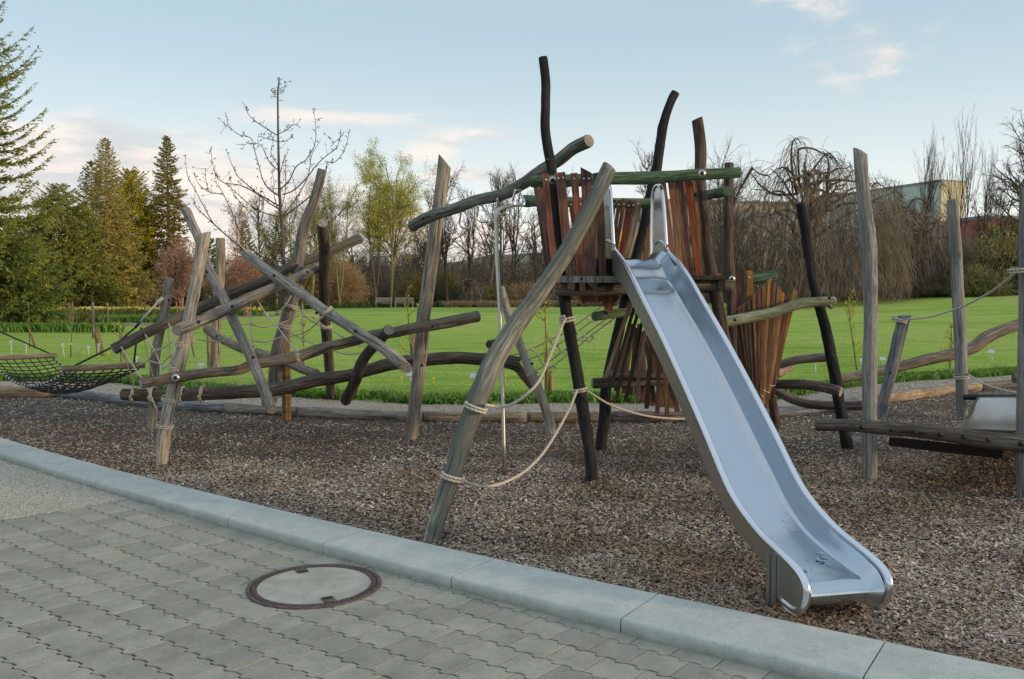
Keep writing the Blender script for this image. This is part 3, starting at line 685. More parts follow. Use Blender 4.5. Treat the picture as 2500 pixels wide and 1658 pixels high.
log('beam', [(p[0], p[1], 10.6 - .0058 * (p[1] - 513), p[2]) for p in [(453.6, 513, 11), (470, 548, 11), (483, 578, 11), (503, 638, 11), (518, 676, 11), (549, 733.6, 11.5), (568, 779.5, 12), (587, 818, 12.5), (614, 875, 13), (637, 932, 13), (663, 1000, 13.5)]], W_GREY, fr)
log('beam', T([(505, 804, 11), (530, 820, 11), (564, 839, 11), (595, 852, 12), (641, 866, 12), (679, 875, 12), (713, 890, 12), (752, 906, 11), (773, 911, 10)], 12.8, 10.25), W_WARM, fr)
log('short_log', T([(949, 806, 14), (914, 844, 13), (884, 883, 13), (868, 929, 13.5), (843.5, 978, 14)], 8.8, 10.5), W_OLD, fr)
log('post', T([(1002, 1085, 15.5), (1014, 978, 16), (1025, 883, 16.5), (1035, 768, 17), (1041, 733, 17), (1059, 592, 16.5), (1071, 508, 16), (1086, 395, 16.5)], YB(1075), YB(1075)), W_LIGHT, fr, tip=(0, -.9))
log('post', T([(1349, 1068, 12), (1328.5, 988, 12), (1306, 930.6, 11.5), (1287, 886, 11), (1274, 854, 10.5), (1242, 771, 10.5), (1232, 733, 9), (1226, 700, 5)], YB(1063), YB(1063)), W_LIGHT, fr)
log('short_log', T([(1194.5, 841, 10.5), (1240, 830, 10)], 10.15, 10.7), W_OLD, fr, end=END_D)
for q in ((483, 730, 8.1), ): pass
for px, py, Y, rg in ((429, 922, 7.9, 1), (485, 786, 8.0, 0), (567, 748, 8.85, 0), (750, 664, 10.45, 0), (618, 872, 8.35, 0), (505, 664, 9.55, 0), (669, 673, 9.85, 0), (773, 764, 9.3, 0), (868, 808, 8.85, 0), (1056, 797, 9.25, 0), (1030, 892, 9.5, 0), (803, 938, 9.95, 0), (356, 965, 10.0, 0), (413, 733, 10.3, 0), (529, 820, 12.4, 0), (1034, 534, 9.2, 0), (1299, 888, 9.9, 0), (659, 950, 9.9, 0)):
    bolt(px, py, Y, fr, .02 if rg else .017, bool(rg))
R1 = .0085
for p0, p1, hw, tr in (((401, 1049, YA), (405, 1030, YA), 17, 2), ((413, 984, YA), (417, 965, YA), 17, 2), ((427, 912, YA), (431, 892, YA), 15.5, 2.3), ((444, 850, YA), (448, 832, YA), 15, 2.3),
                       ((440, 963, 10.1), (450, 963, 10.1), 17, 2), ((489, 962, 10.08), (499, 962, 10.08), 17.5, 2), ((322, 963, 10.15), (332, 963, 10.15), 16, 2), ((368, 963, 10.1), (376, 963, 10.1), 16.5, 2),
                       ((723, 872, 8.9), (736, 867, 8.9), 14.5, 2), ((795, 758, 9.25), (804, 765, 9.25), 14, 2), ((794, 795, 11.6), (797, 806, 11.6), 13, 1.3),
                       ((698, 790, 10.85), (695, 803, 10.85), 16.5, 2.5), ((714, 742, 10.75), (711, 754, 10.75), 15.5, 2.2), ((612, 860, 11.2), (622, 863, 11.2), 12.5, 2), ((1297, 906, 9.9), (1302, 918, 9.9), 12, 2)):
    lash(p0, p1, hw, R1, fr, tr)
def nets(lst, rad, mat, par, name='rope'):
    for pts in lst: rope(name, pts, rad, mat, par)
nets([[(296, 847, 9.5), (322, 888, 9.0), (348, 926, 8.7), (364, 955, 8.4), (382, 998, 8.2)], [(354, 816, 9.75), (376, 853, 9.2), (392, 891, 8.8), (397, 920, 8.1)], [(411, 789, 9.9), (424, 821, 9.2), (427, 859, 8.7), (421, 897, 8.3)],
      [(293, 851, 9.75), (309, 888, 9.9), (325, 929, 10.0), (326, 952, 10.1)], [(351, 822, 9.9), (360, 866, 9.9), (373, 917, 10), (379, 948, 10.1)], [(411, 795, 10), (415, 866, 10), (419, 894, 10), (400, 950, 10.1)],
      [(335, 893, 9.5), (360, 882, 9.2), (376, 858, 9.1), (398, 850, 9), (424, 831, 9)], [(366, 881, 9.5), (392, 887, 9.1), (415, 869, 8.9), (438, 858, 8.4)], [(394, 901, 8.7), (415, 888, 8.6), (424, 869, 8.5)]], .0075, ROPE, fr)
nets([[(623, 724, 9.7), (652, 770, 9.5), (683, 806, 9.2), (706, 837, 9.0), (729, 860, 8.75)], [(711, 722, 10.7), (694, 749, 10.6), (656, 776, 10.4), (618, 789, 10.2), (587, 793, 9.5)], [(470, 825, 8.4), (510, 833, 8.8), (549, 831, 9.0), (595, 802, 9.4)],
      [(614, 832, 9.3), (652, 835, 9.8), (687, 822, 10.5)], [(612, 791, 9.6), (641, 799, 10), (687, 789, 10.6), (736, 770, 10.6), (790, 775, 10.9)], [(721, 737, 10.6), (744, 772, 10.2), (782, 795, 10.4), (795, 800, 11.4)],
      [(760, 772, 10.1), (795, 798, 11), (850, 829, 10.6), (880, 845, 10.3)], [(698, 823, 10.7), (740, 814, 10.3), (767, 795, 9.9), (786, 776, 9.3)], [(694, 802, 10.7), (732, 825, 10.4), (774, 844, 9.9)],
      [(612, 733, 9.9), (612, 787, 9.7), (618, 845, 9.4)], [(738, 741, 10), (740, 833, 10)], [(807, 802, 11.3), (838, 825, 10.8), (865, 837, 10.4), (891, 850, 9.8)], [(819, 858, 10.8), (845, 865, 10.4), (884, 863, 9.6)],
      [(466, 835, 8.3), (474, 870, 9), (477, 902, 8.6)], [(491, 931, 9.4), (497, 951, 9.95)]], .0075, ROPE, fr)
kn = MB()
for x, y, Y in ((744, 772, 10.2), (652, 770, 9.5), (740, 833, 10), (738, 789, 10), (471, 834, 8.35), (618, 845, 9.4), (376, 858, 9.1), (415, 869, 8.9), (394, 888, 8.8)): kn.ball(U(x, y, Y), .02, 5)
kn.build('rope_knots', ROPE, fr)['kind'] = 'stuff'

# ------------------------------------------------------------------ overhead beam with hand rings
ob = thing('hand_ring_beam', 'curved overhead log with five hanging metal hand rings beside the tower', 'climbing beam', U(1213, 479, 8.6))
log('log', T([(1006, 553, 14), (1034, 537, 14.5), (1069, 522, 14), (1108, 510, 13.5), (1160, 491, 13.5), (1213, 479, 13.5), (1248, 465, 14), (1283, 444, 14.5), (1318, 419, 15), (1364, 391, 15.5), (1399, 363, 15.5), (1438, 344, 16)], 9.4, 7.5), W_ALGAE, ob)
for (x0, y0, x1, y1, Y) in ((1095.6, 531, 1096.5, 571, 9.15), (1130.7, 519, 1135, 560, 8.95), (1172.8, 505, 1180, 545, 8.7), (1220, 488, 1226, 527, 8.5), (1263, 467, 1262, 505, 8.25)):
    a = U(x0, y0, Y); k = Y / F; w = 14 * k; dn = (y1 - y0) * k; sh = (x1 - x0 + 8) * k
    ln = [(-.35, 0), (-.55, .25), (-.95, .62), (-.85, .88), (-.45, 1.0), (.35, 1.0), (.85, .9), (1.0, .68), (.6, .3), (.25, 0)]
    Pq = [a + np.array([u * w + sh * v * .6, .01 * (i - 5), .012 - v * dn]) for i, (u, v) in enumerate(ln)]
    o = MB().tube(cat_spline(Pq, 3), .0105, 8).build('hand_ring', STEEL_T, ob)
    MB().box(a + np.array([0, 0, .012]), .07, .03, .006).build('ring_plate', GALV, o, False)

# ------------------------------------------------------------------ fire pole
fp = thing('fire_pole', 'bent grey metal fire pole standing left of the play tower', 'pole', G(1232, 1165))
Pq = [U(*q) for q in ((1232, 1170, 7.76), (1228, 1001, 7.8), (1225, 873, 7.85), (1218, 714, 7.9), (1213, 620, 7.95), (1211.5, 545, 8.0))]
Pq += [U(*q) for q in ((1212.5, 524, 8.0), (1217, 513, 8.05), (1226, 508, 8.1), (1240, 504, 8.2), (1262, 500.5, 8.45), (1281, 498, 8.6))]
Q = np.vstack([cat_spline(Pq[:6], 2), cat_spline(Pq[5:], 4)[1:]]); V, Fc, gc, _ = tube(Q, .0185, 12); mk('pole', V, Fc, GALV, fp, True, gc=gc)
q = G(1232, 1165); MB().tube([q + np.array([0, 0, -.02]), q + np.array([0, 0, .012])], [.035, .03], 12).build('foot_collar', GALV, fp)

# ------------------------------------------------------------------ leaning support post
YJ = 5.78
lj = thing('leaning_post', 'thick leaning weathered post running from the kerb up to the tower rail', 'post', G(1055, 1318))
JP = T([(1050, 1335, 24), (1068, 1269, 24), (1088.7, 1205, 25), (1111, 1141, 25.5), (1128.5, 1077, 26.5), (1152, 1014, 28), (1176, 950, 28.5), (1204, 885, 28.5), (1236, 832, 27.5), (1275, 772, 25), (1326, 701, 23), (1388, 605, 22), (1441, 509.5, 21.5), (1487, 411, 21.5)], 5.72, 7.1)
log('timber', [(p[0], p[1], p[2], p[3] * .90) for p in JP], W_ALGAE, lj, tip=(0, .35), sides=20, rough=.06)
def jl(py0, py1):
    a = min(JP, key=lambda p: abs(p[1] - py0)); return a
for (x0, y0), (x1, y1), Y in (((1103, 1170), (1108, 1155), 5.93), ((1158, 1002), (1165, 985), 6.12)): lash((x0, y0, Y), (x1, y1, Y), 25, .0095, lj, 1.8, ROPE_P)
tr_ = [[(1128.6, 1172, 5.9), (1150, 1182, 6.0), (1173, 1187, 6.1), (1205, 1186, 6.3), (1243, 1173, 6.55), (1285, 1148, 6.8), (1326, 1106, 7.0), (1361, 1052, 7.2), (1390, 998, 7.35), (1409, 952, 7.46)],
       [(1185, 988, 6.1), (1206, 992, 6.2), (1227, 993, 6.3), (1253, 985, 6.45), (1281.6, 966, 6.65), (1315.7, 930.7, 6.9), (1344, 867, 7.1), (1367, 809, 7.3), (1381, 777, 7.45)],
       [(1430, 952, 7.47), (1489, 987.6, 7.5), (1559, 1011, 7.6), (1623, 1021, 7.7), (1700, 1022, 7.85), (1760, 1012, 7.9), (1822, 990, 7.9)]]
for pts, lab in zip(tr_, ('thick beige rope sagging low between leaning post and black tower post, nearly touching bark', 'upper beige rope hanging from leaning post to black tower post, crossing the fire pole', 'thin rope sagging from the black tower post away behind the slide')):
    P_ = cat_spline([U(*p) for p in pts], 6); V, Fc, gc, _ = tube(P_, .011 if 'thin' not in lab else .0095, 8)
    tag(mk('hanging_rope', V, Fc, ROPE_P if 'thin' not in lab else ROPE, None, True, gc=gc), lab, 'rope', 'ropes strung between the posts')

# ------------------------------------------------------------------ play tower
tw = thing('play_tower', 'wooden play tower on black posts with red brown plank walls and green rails', 'play tower', G(1600, 1130))
log('post', T([(1443, 1190, 15), (1443, 1128, 15), (1430.5, 1048.6, 15), (1417.8, 969, 15), (1401.8, 873, 14.5), (1391, 812, 14.5), (1378.6, 732.7, 14), (1362.6, 573, 13.5), (1353, 477.6, 13), (1346.7, 412, 12.5), (1337.6, 363, 12), (1330.6, 310.5, 11.5), (1331.6, 258, 11.5), (1332, 198, 11.5), (1325.5, 141, 11)], 7.58, 7.58), W_BLACK, tw, end=END_D, label='tall black front left post with bent top')
log('post', T([(1467, 1112, 14), (1468.6, 1078, 14), (1477, 1014.6, 15), (1479.7, 950.8, 14), (1495.7, 871, 14), (1518, 775, 13.5), (1540, 680, 13), (1559, 606, 12.5), (1574, 548, 12.5), (1585, 487, 12.5), (1602.6, 417, 12), (1610.6, 359.5, 12), (1621.8, 295.7, 11.5), (1637.7, 247.8, 10.5), (1649, 226, 10.5)], 9.0, 8.9), W_BLACK, tw, end=END_D, label='black back post leaning right behind the slide')
log('post', T([(1835, 1160, 14), (1815, 990, 14), (1787, 877, 14.5), (1771, 839, 14.5), (1755, 759, 15), (1739, 680, 15), (1731.8, 640, 14), (1723.8, 582.7, 13.5), (1719, 519, 14), (1711, 471, 14), (1709.5, 423, 14), (1711, 375, 14), (1708, 334, 14), (1702, 292, 13.5)], 8.0, 8.0), W_BROWN, tw, end=END_D, tip=(0, .25), label='brown front right post right of the slide')
log('post', T([(1800, 1110, 12), (1790, 900, 12), (1785.5, 753, 12), (1784, 690, 12), (1779.6, 640, 12), (1778, 566.7, 12), (1778, 487, 11.5), (1780, 399, 11)], 9.0, 9.0), W_BROWN, tw, end=END_D)
log('rail', T([(1297, 443, 15), (1347, 442.5, 15), (1420, 440, 15), (1487, 436, 15), (1583, 434.5, 16), (1640, 431, 14.5), (1700, 427, 14), (1770, 423.5, 13.5), (1806, 420.7, 13)], 7.36, 7.36), W_GREEN, tw, end=END_GR, label='long green top rail over the slide entrance')
log('rail', T([(1276.5, 490, 14), (1391, 493.5, 13), (1500, 496, 12.5), (1596, 497, 12)], 8.7, 8.7), W_GREEN, tw, end=END_GR)
log('rail', T([(1775, 467, 12.5), (1750, 472, 12), (1722, 477, 12)], 7.7, 8.6), W_GREEN, tw, end=END_GR)
log('deck_log', T([(1356, 707, 14), (1440, 709, 14), (1519, 706, 14), (1610, 702, 14), (1703, 696, 13.5), (1787, 697, 14)], 7.42, 7.42), W_OLD, tw)
log('deck_log', T([(1380, 703, 12), (1500, 703, 12), (1780, 702, 12)], 8.8, 8.8), W_DECK, tw, end=END_D)
log('low_rail', T([(1451, 773, 11.5), (1512, 764, 11), (1560, 757, 11)], 8.6, 8.9), W_GREEN, tw, end=END_GR)
log('low_rail', T([(1820, 685, 11), (1860, 678, 12.5), (1893, 672, 12.5)], 9.6, 9.6), W_GREEN, tw, end=END_GR)
log('low_log', T([(1447, 936, 13), (1520, 933, 13), (1600, 930, 12.5), (1700, 926, 12), (1760, 922, 12)], 8.55, 8.7), W_OLD, tw)
zd = H + (708 - 684) / F * 7.4
dk = MB()
for i in range(10):
    y = 7.30 + i * .165; o = MB().box(((1360 + 1725 - 2500) / 2 / F * 8.1, y + .075, zd + .02), (1735 - 1368) / F * 8.1, .15, .035).build('deck_board', W_DECK, tw, False)
MB().box((U(1450, 684, 7.3)[0], 7.27, zd + .005), 1.15 * (1520 - 1362) / F * 7.4, .03, .055).build('edge_board', W_GREYBOARD, tw, False)
MB().box((U(1500, 660, 7.35)[0], 7.36, zd + .1), .30, .03, .16).build('edge_board', W_DECK, tw, False)
for x in (1400, 1470, 1550, 1640, 1720): MB().box((U(x, 700, 8)[0], 8.05, zd - .05), .06, 1.4, .09).build('joist', W_DECK, tw, False)
S2 = lambda: ((.035, -.22), (.035, .22))
cc = lambda x, y: (1200 + x * .3189, 350 + y * .3189)
for tx, ty, bx_, by_, w0, w1, Y0, Y1, mt, cut, sc in (
        (409, 228, 505, 1100, 14.5, 16, 7.20, 7.30, P_RED, 0, ((.06, 0),)), (525, 222, 612, 1118, 24, 19, 7.20, 7.28, P_RB, 0, ((.05, -.25), (.05, .25), (.91, 0))), (630, 228, 695, 1128, 18, 13, 7.19, 7.28, P_RED, 0, ((.05, 0), (.9, 0))),
        (723, 228, 774, 1110, 25, 24, 7.20, 7.28, P_DK, -.05, ((.05, -.25), (.05, .25), (.92, 0))), (812, 228, 849, 1066, 20, 17, 7.20, 7.28, P_DK, .01, ((.95, 0),)),
        (341, 340, 428, 950, 11, 12, 8.1, 7.7, P_DK, 0, ()), (378, 343, 450, 960, 11, 11, 7.9, 7.55, P_RB, 0, ())):
    plank('plank', cc(tx, ty), cc(bx_, by_), w0, w1, Y0, Y1, mt, tw, cut=cut, screws=sc)
ca = lambda x, y: (1550 + x * .3189, 200 + y * .3189)
for tx, ty, bx_, by_, w0, w1, Y0, mt in ((212, 750, 300, 1480, 13, 13, 7.52, P_RED), (272, 750, 368, 1600, 13, 14, 7.53, P_BR), (334, 748, 440, 1640, 19, 18, 7.54, P_RB), (407, 748, 485, 1505, 16, 12, 7.52, P_BRT), (452, 760, 505, 1490, 9, 9, 7.9, P_BR), (300, 755, 345, 1400, 8, 8, 8.3, P_FD), (380, 755, 420, 1480, 8, 8, 8.3, P_FD), (455, 770, 470, 1400, 8, 8, 8.4, P_OR)):
    plank('plank', ca(tx, ty), ca(bx_, by_), w0, w1, Y0, Y0, mt, tw, cut=random.uniform(-.02, .02))
# back wall, its boards running down below the deck in a point
bb = [736, 742, 738, 736, 739, 737, 741, 738, 736, 748, 756, 764, 757, 748, 738]
for i in range(15):
    t = i / 14; tx = 1392 + (1560 - 1392) * t; bx_ = 1418 + (1503 - 1418) * t
    plank('plank', (tx, 490 + random.uniform(-2, 2)), (bx_, bb[i]), 9.5 if i < 14 else 18, 7.5, 8.52, 8.62, random.choice([P_RED, P_RB, P_BR, P_BRT]) if i < 14 else P_OR if False else P_FD, tw, cut=random.uniform(-.02, .02), screws=((.04, 0),))
plank('plank', (1583, 555), (1580, 640), 6, 5, 8.75, 8.75, P_OR, tw); plank('plank', (1573, 590), (1570, 640), 5, 4, 8.8, 8.8, P_BR, tw)
plank('plank', (1711, 700), (1716, 778), 17, 17, 7.7, 7.7, P_RB, tw); plank('plank', (1756, 667), (1757, 720), 12, 12, 9.3, 9.3, P_BR, tw)
plank('plank', (1806, 664), (1804, 765), 17, 17, 9.5, 9.5, P_RB, tw); plank('plank', (1829, 661), (1826, 745), 15, 14, 9.45, 9.45, P_OR, tw, screws=((.2, 0),))
for k in range(9):
    t = k / 8; plank('slat', (1541 + 50 * t, 790 + 40 * t), (1503 + 150 * t, 955 + 40 * t), 9, 10, 8.6, 8.68, (P_DK, P_RB, W_DECK)[k % 3], tw, th=.03)
# hanging slats below the deck (sit-in den left of the slide)
cd = lambda x, y: (1400 + x * .3189, 600 + y * .3189)
for k, (tx, ty, bx_, by_, w, mt) in enumerate(((445, 425, 250, 1010, 8.5, P_FD), (465, 470, 268, 1130, 7, W_DECK), (492, 520, 332, 1165, 7, W_DECK), (522, 590, 400, 1185, 7, W_DECK), (550, 650, 482, 1200, 8.5, P_FD), (598, 740, 560, 1245, 9, P_DK), (650, 840, 642, 1285, 9.5, P_RB), (695, 950, 716, 1300, 9.5, P_BR), (748, 1010, 795, 1265, 12, P_RB))):
    plank('slat', cd(tx, ty), cd(bx_, by_), w, w + 1, 8.25, 8.35, mt, tw, th=.03)
for k, (tx, ty, bx_, by_, w, mt) in enumerate(((438, 640, 395, 965, 10, P_RB), (505, 600, 480, 1140, 10, P_DK), (540, 700, 525, 1190, 9, P_DK), (610, 820, 600, 1225, 13, P_DK), (680, 850, 682, 1235, 12, P_DK), (745, 1000, 752, 1240, 8, P_RB))):
    plank('slat', cd(tx, ty), cd(bx_, by_), w, w, 8.9, 8.95, mt, tw, th=.03)
plank('edge_board', cd(235, 990), cd(760, 1000), 7, 7, 8.42, 8.5, W_GREYBOARD, tw) if False else MB().box((U(1555, 918, 8.45)[0], 8.45, U(1555, 918, 8.45)[2]), (1640 - 1474) / F * 8.45, .03, .035).build('edge_board', W_GREYBOARD, tw, False)
MB().box((U(1570, 910, 8.9)[0], 8.75, U(1570, 912, 8.75)[2]), .75, .5, .03).build('seat_board', W_GREYBOARD, tw, False)
for px, py, Y, rg in ((1349, 440, 7.25, 1), (1714, 423, 7.26, 1), (1335, 390, 7.48, 0), (1569, 505, 8.75, 0), (1697, 474, 7.85, 0), (1787, 681, 8.85, 1)): bolt(px, py, Y, tw, .018, bool(rg))
lash((1386, 784, 7.57), (1384, 772, 7.57), 15.5, .0115, tw, 2.2, ROPE_P); lash((1416, 956, 7.57), (1415, 948, 7.57), 15.5, .0095, tw, 1.6, ROPE_P)
# rope bridge
rbg = thing('rope_bridge', 'slanting rope ladder of four cables with loops rising to the tower behind the black post', 'rope ladder', U(1400, 830, 9.5))
KL = [[(1248, 868), (1286, 856.6), (1341.6, 830.8), (1378, 813.6), (1402.8, 796), (1466, 750), (1514, 716)], [(1267, 886), (1315, 868), (1359, 843), (1382, 828), (1408.5, 810.7), (1452.5, 778), (1512, 735)],
      [(1303, 908), (1334, 889), (1368, 862), (1408.5, 831.7), (1427.6, 818), (1475.5, 782), (1520, 750)], [(1313, 920), (1347, 896), (1385.6, 866), (1410, 847), (1445, 818), (1492.7, 782), (1525, 757)]]
KY = [(9.75, 9.3), (9.7, 9.15), (9.8, 9.0), (9.75, 8.95)]
for L_, (a, b) in zip(KL, KY): rope('cable', [(p[0], p[1], p[2]) for p in T([(x, y, 1) for x, y in L_], a, b)], .0065, ROPE_D, rbg)
for L_ in ([(1299, 851), (1304, 858), (1315, 870), (1320, 884), (1332, 893), (1343, 896), (1351, 893), (1358, 901)], [(1343, 830), (1350, 843), (1361, 845), (1368, 857), (1378, 863), (1384, 853)], [(1409, 810), (1413, 826), (1421, 832), (1428, 820), (1436, 834), (1443, 832), (1447, 820), (1451, 829)], [(1435, 774), (1441, 787), (1450, 785), (1457, 783), (1464, 792), (1474, 790), (1481, 791), (1490, 788), (1493, 781)], [(1498, 745), (1504, 752), (1512, 744)]):
    rope('loop', [(x, y, 9.25) for x, y in L_], .008, ROPE_P, rbg, sides=6)
kk = MB()
for x, y in ((1299, 853), (1343, 832), (1409, 812), (1435, 776), (1351, 893), (1384, 853), (1447, 821), (1493, 783), (1315, 869), (1361, 843), (1427, 819)): kk.ball(U(x, y, 9.24), .013, 5, 1.4)
o = kk.build('clamps', ROPE_P, rbg); o['kind'] = 'stuff'

# ------------------------------------------------------------------ slatted funnel right of the slide
fu = thing('slatted_funnel', 'fan shaped funnel of upright brown and orange slats right of the slide', 'slatted wall', G(1880, 1080))
ce = lambda x, y: (1650 + x * .3189, 600 + y * .3189)
tops = [(415, 520), (450, 505), (485, 485), (520, 460), (557, 435), (595, 380), (630, 345), (670, 315), (712, 275), (750, 285), (785, 330), (812, 365), (840, 390), (870, 380), (912, 350)]
cols = [P_BR, P_DK, P_OR, P_FD, P_DK, P_BR, P_RB, P_BR, P_OR, P_DK, P_BR, P_OR, P_DK, P_RB, P_OR]
for i, (x, y) in enumerate(tops):
    t = i / 14; bx_ = 565 + 178 * t; by_ = 1240 - 120 * max(0, t - .6) / .4 ** 1 + 25 * math.sin(i * 2.1)
    plank('slat', ce(x, y), ce(bx_, by_), 10.2, 7.2, 9.05 - .12 * math.sin(t * 3.14), 9.15 - .12 * math.sin(t * 3.14), cols[i], fu, th=.05, cut=.03 if i < 9 else -.03, screws=((.88, 0),))
for i in range(14):
    t = (i + .5) / 14; x = 430 + 470 * t; y = 500 - 180 * math.sin(min(1, t / .62) * 1.57) + 60 * max(0, t - .62)
    plank('slat', ce(x, y + 40), ce(575 + 165 * t, 1190), 10.5, 8, 9.35, 9.4, random.choice([P_DK, P_BR, P_RB]), fu, th=.03)
log('rail', T([(1761.6, 788, 14.5), (1793.5, 782, 14), (1833, 774, 13.5), (1873, 766, 13), (1905, 757, 12.5), (1937, 746.7, 12.5), (1960, 740, 12.5), (1985, 737, 12), (2036, 735.5, 12)], 8.75, 8.95), W_PGREEN, fu, end=END_GR, rough=.09)
log('knot', T([(2024, 740, 8), (2030, 750, 6)], 8.93, 8.95), W_PGREEN, fu)
UP = T([(2070, 1108, 14), (2067, 1078, 14), (2048.6, 982.7, 14), (2042, 935, 14.5), (2032.7, 887, 14), (2016.7, 807, 13), (2004, 759.5, 12.5), (1991, 711.6, 12), (1983.7, 678, 12), (1974, 614.6, 12), (1964.6, 551, 12), (1954, 498, 11)], 9.1, 9.1)
log('post', UP, W_BLACK, fu, end=END_D, label='long black leaning post holding the pale green log')
log('low_log', T([(1895, 893, 10), (1953, 877.5, 11), (2016.7, 872.7, 11), (2040, 871, 10)], 9.7, 9.4), W_WARM, fu)
log('low_log', T([(1895, 912, 13), (1915, 906, 10), (1940, 896, 3)], 9.9, 10), W_TAN, fu)
log('low_log', T([(1895, 938, 11), (1969, 939.6, 12.5), (2020, 948, 12.5), (2052, 957, 13)], 9.2, 8.8), W_VIOL, fu)
log('low_log', T([(1893, 952, 10), (1937, 976, 11), (1985, 987.5, 11), (2048.6, 990.7, 11), (2106, 990.7, 11)], 9.6, 9.3), W_VIOL, fu)
log('short_post', T([(1895, 1044, 13), (1890, 1005, 12), (1884, 965, 11)], 10.4, 10.2), W_BROWN, fu)
for px, py, Y in ((1794, 781, 8.6), (2025, 727, 8.85), (2032, 867, 8.9), (2012, 954, 8.75)): bolt(px, py, Y, fu, .017)

# ------------------------------------------------------------------ right posts, ropes, belt bridge
def single(name, lab, pts, mat, cat='post', grp='grey posts round the belt bridge', **k):
    t = thing(name, lab, cat, G(pts[0][0], pts[0][1]) if k.pop('ground', True) else U(*pts[0][:3]), grp); log('timber', pts, mat, t, **k); return t
YV = YB(1173)
bb_ = thing('belt_bridge', 'dark log beam with bolts and a sagging grey rubber belt at the right edge', 'belt bridge', G(2300, 1120))
log('post', T([(2122.6, 1185, 18), (2123, 1100, 17.5), (2123.6, 1015.7, 17), (2122.6, 945.6, 17), (2123.6, 875.4, 17.5), (2125.4, 822.8, 16), (2126, 764, 16), (2123.8, 700.7, 17.5), (2122, 621, 19), (2117.5, 573, 18), (2111, 509, 15.5), (2103, 430, 15.5), (2100, 373, 16)], YV, YV), W_POSTG, bb_, tip=(0, -.7), label='tall grey post with a knotty bulge, in front of the beam')
pass
log('post', T([(2512, 1235, 26), (2508, 1100, 25), (2510, 900, 24), (2513, 700, 23), (2512, 600, 24), (2514, 459, 21)], 6.9, 6.9), W_POSTG, bb_, label='grey post at the right edge of the photo')
BL = T([(1992, 1036.8, 15), (2072.8, 1038.5, 15), (2160.5, 1045.5, 16), (2265.7, 1054, 18), (2371, 1069, 20), (2500, 1084, 22), (2640, 1100, 23)], 7.45, 6.65)
log('beam', BL, W_OLD, bb_)
for px, py in ((2104, 1043), (2177.5, 1050), (2234, 1056), (2295.5, 1061), (2353, 1067), (2413, 1074), (2492, 1083)):
    Y = np.interp(px, [b[0] for b in BL], [b[2] for b in BL]) - .062; c = U(px, py, Y); MB().tube([c + np.array([0, .01, 0]), c - np.array([0, .008, 0])], [.016, .016], 12).build('washer', DARKM, bb_); bolt(px, py, Y - .004, bb_, .009)
RUB = None
mr, nr, br_ = newmat('wet_rubber_belt'); tr2 = nr.nodes.new('ShaderNodeTexCoord').outputs['Object']; kq = noise(nr, tr2, 2, 1)
br_.inputs['Base Color'].default_value = (.12, .112, .11, 1); br_.inputs['Roughness'].default_value = .2; br_.inputs['Specular IOR Level'].default_value = .8; br_.inputs['Coat Weight'].default_value = .2; br_.inputs['Coat Roughness'].default_value = .12; bump(nr, br_, kq, .15, .02)
nu, nv = 22, 26; V = []
a0, a1 = U(2388, 967, 11.0), U(2660, 967, 10.7); f0, f1 = U(2171, 1036, 7.35), U(2720, 1062, 6.7)
for i in range(nu + 1):
    s = i / nu; A = a0 + (a1 - a0) * s; B = f0 + (f1 - f0) * s
    for j in range(nv + 1):
        t = j / nv; p = A + (B - A) * t; sg = math.sin(math.pi * t ** 1.15); p[2] -= .19 * sg * (1 - .25 * math.sin(math.pi * s)); p[0] += .16 * sg * (1 - s); V.append(p)
Fc = [(i * (nv + 1) + j, i * (nv + 1) + j + 1, (i + 1) * (nv + 1) + j + 1, (i + 1) * (nv + 1) + j) for i in range(nu) for j in range(nv)]
o = mk('rubber_belt', V, Fc, mr, bb_, True); md = o.modifiers.new('thick', 'SOLIDIFY'); md.thickness = .012
sk = [U(2171, 1066, 7.5), U(2300, 1080, 7.3), U(2448, 1098, 7.15), U(2448, 1118, 7.2), U(2300, 1102, 7.35), U(2171, 1086, 7.55)]
o = mk('belt_flap', sk, [(0, 1, 4, 5), (1, 2, 3, 4)], plainmat('black_rubber', (.02, .02, .022), .6), bb_); md = o.modifiers.new('thick', 'SOLIDIFY'); md.thickness = .012
MB().tube([U(2352, 970, 11.05), U(2680, 968, 10.75)], [.035, .035], 10).build('back_bar', DARKM, bb_)
w_ = single('log_post', 'short grey post leaning right with rope tied round its top', T([(2148, 1022, 12), (2174.5, 910.5, 14), (2192, 835, 14.5), (2208, 771, 15)], 11.5, 11.5), W_BLUE, tip=(0, .3))
bolt(2174, 910, 11.36, w_, .02); lash((2196, 786, 11.5), (2198, 779, 11.5), 16, .012, w_, 2)
y_ = single('log_post', 'slim grey post behind the rubber belt, rope tied low', T([(2350, 1030, 13), (2348, 945.6, 13.5), (2345, 828, 14.5), (2340.5, 748.5, 14), (2334, 621, 14), (2328, 541, 13.5), (2325, 488, 13)], 11.26, 11.26), W_POSTG)
lash((2348, 924, 11.26), (2347.5, 915, 11.26), 15, .012, y_, 2)
aa = thing('curved_log', 'long wavy brown log climbing to the right behind the grey posts', 'log', U(2265, 877, 11.95))
log('timber', T([(2045, 926, 10), (2108, 914, 11.5), (2160, 903.5, 12), (2213, 891, 13), (2265.7, 877, 13.5), (2322, 865, 14.5), (2371, 851, 15), (2406, 826, 16), (2441, 808.7, 14.5), (2492, 791, 13.5), (2545, 776, 13)], 12.1, 11.95), W_WARM, aa, rough=.1)
st = thing('log_stub', 'dark log end poking in at the right edge above the border log', 'log', U(2500, 924, 10)); log('timber', T([(2474, 923, 12), (2520, 925, 12), (2580, 928, 12)], 9.9, 9.8), W_OLD, st, end=END_D)
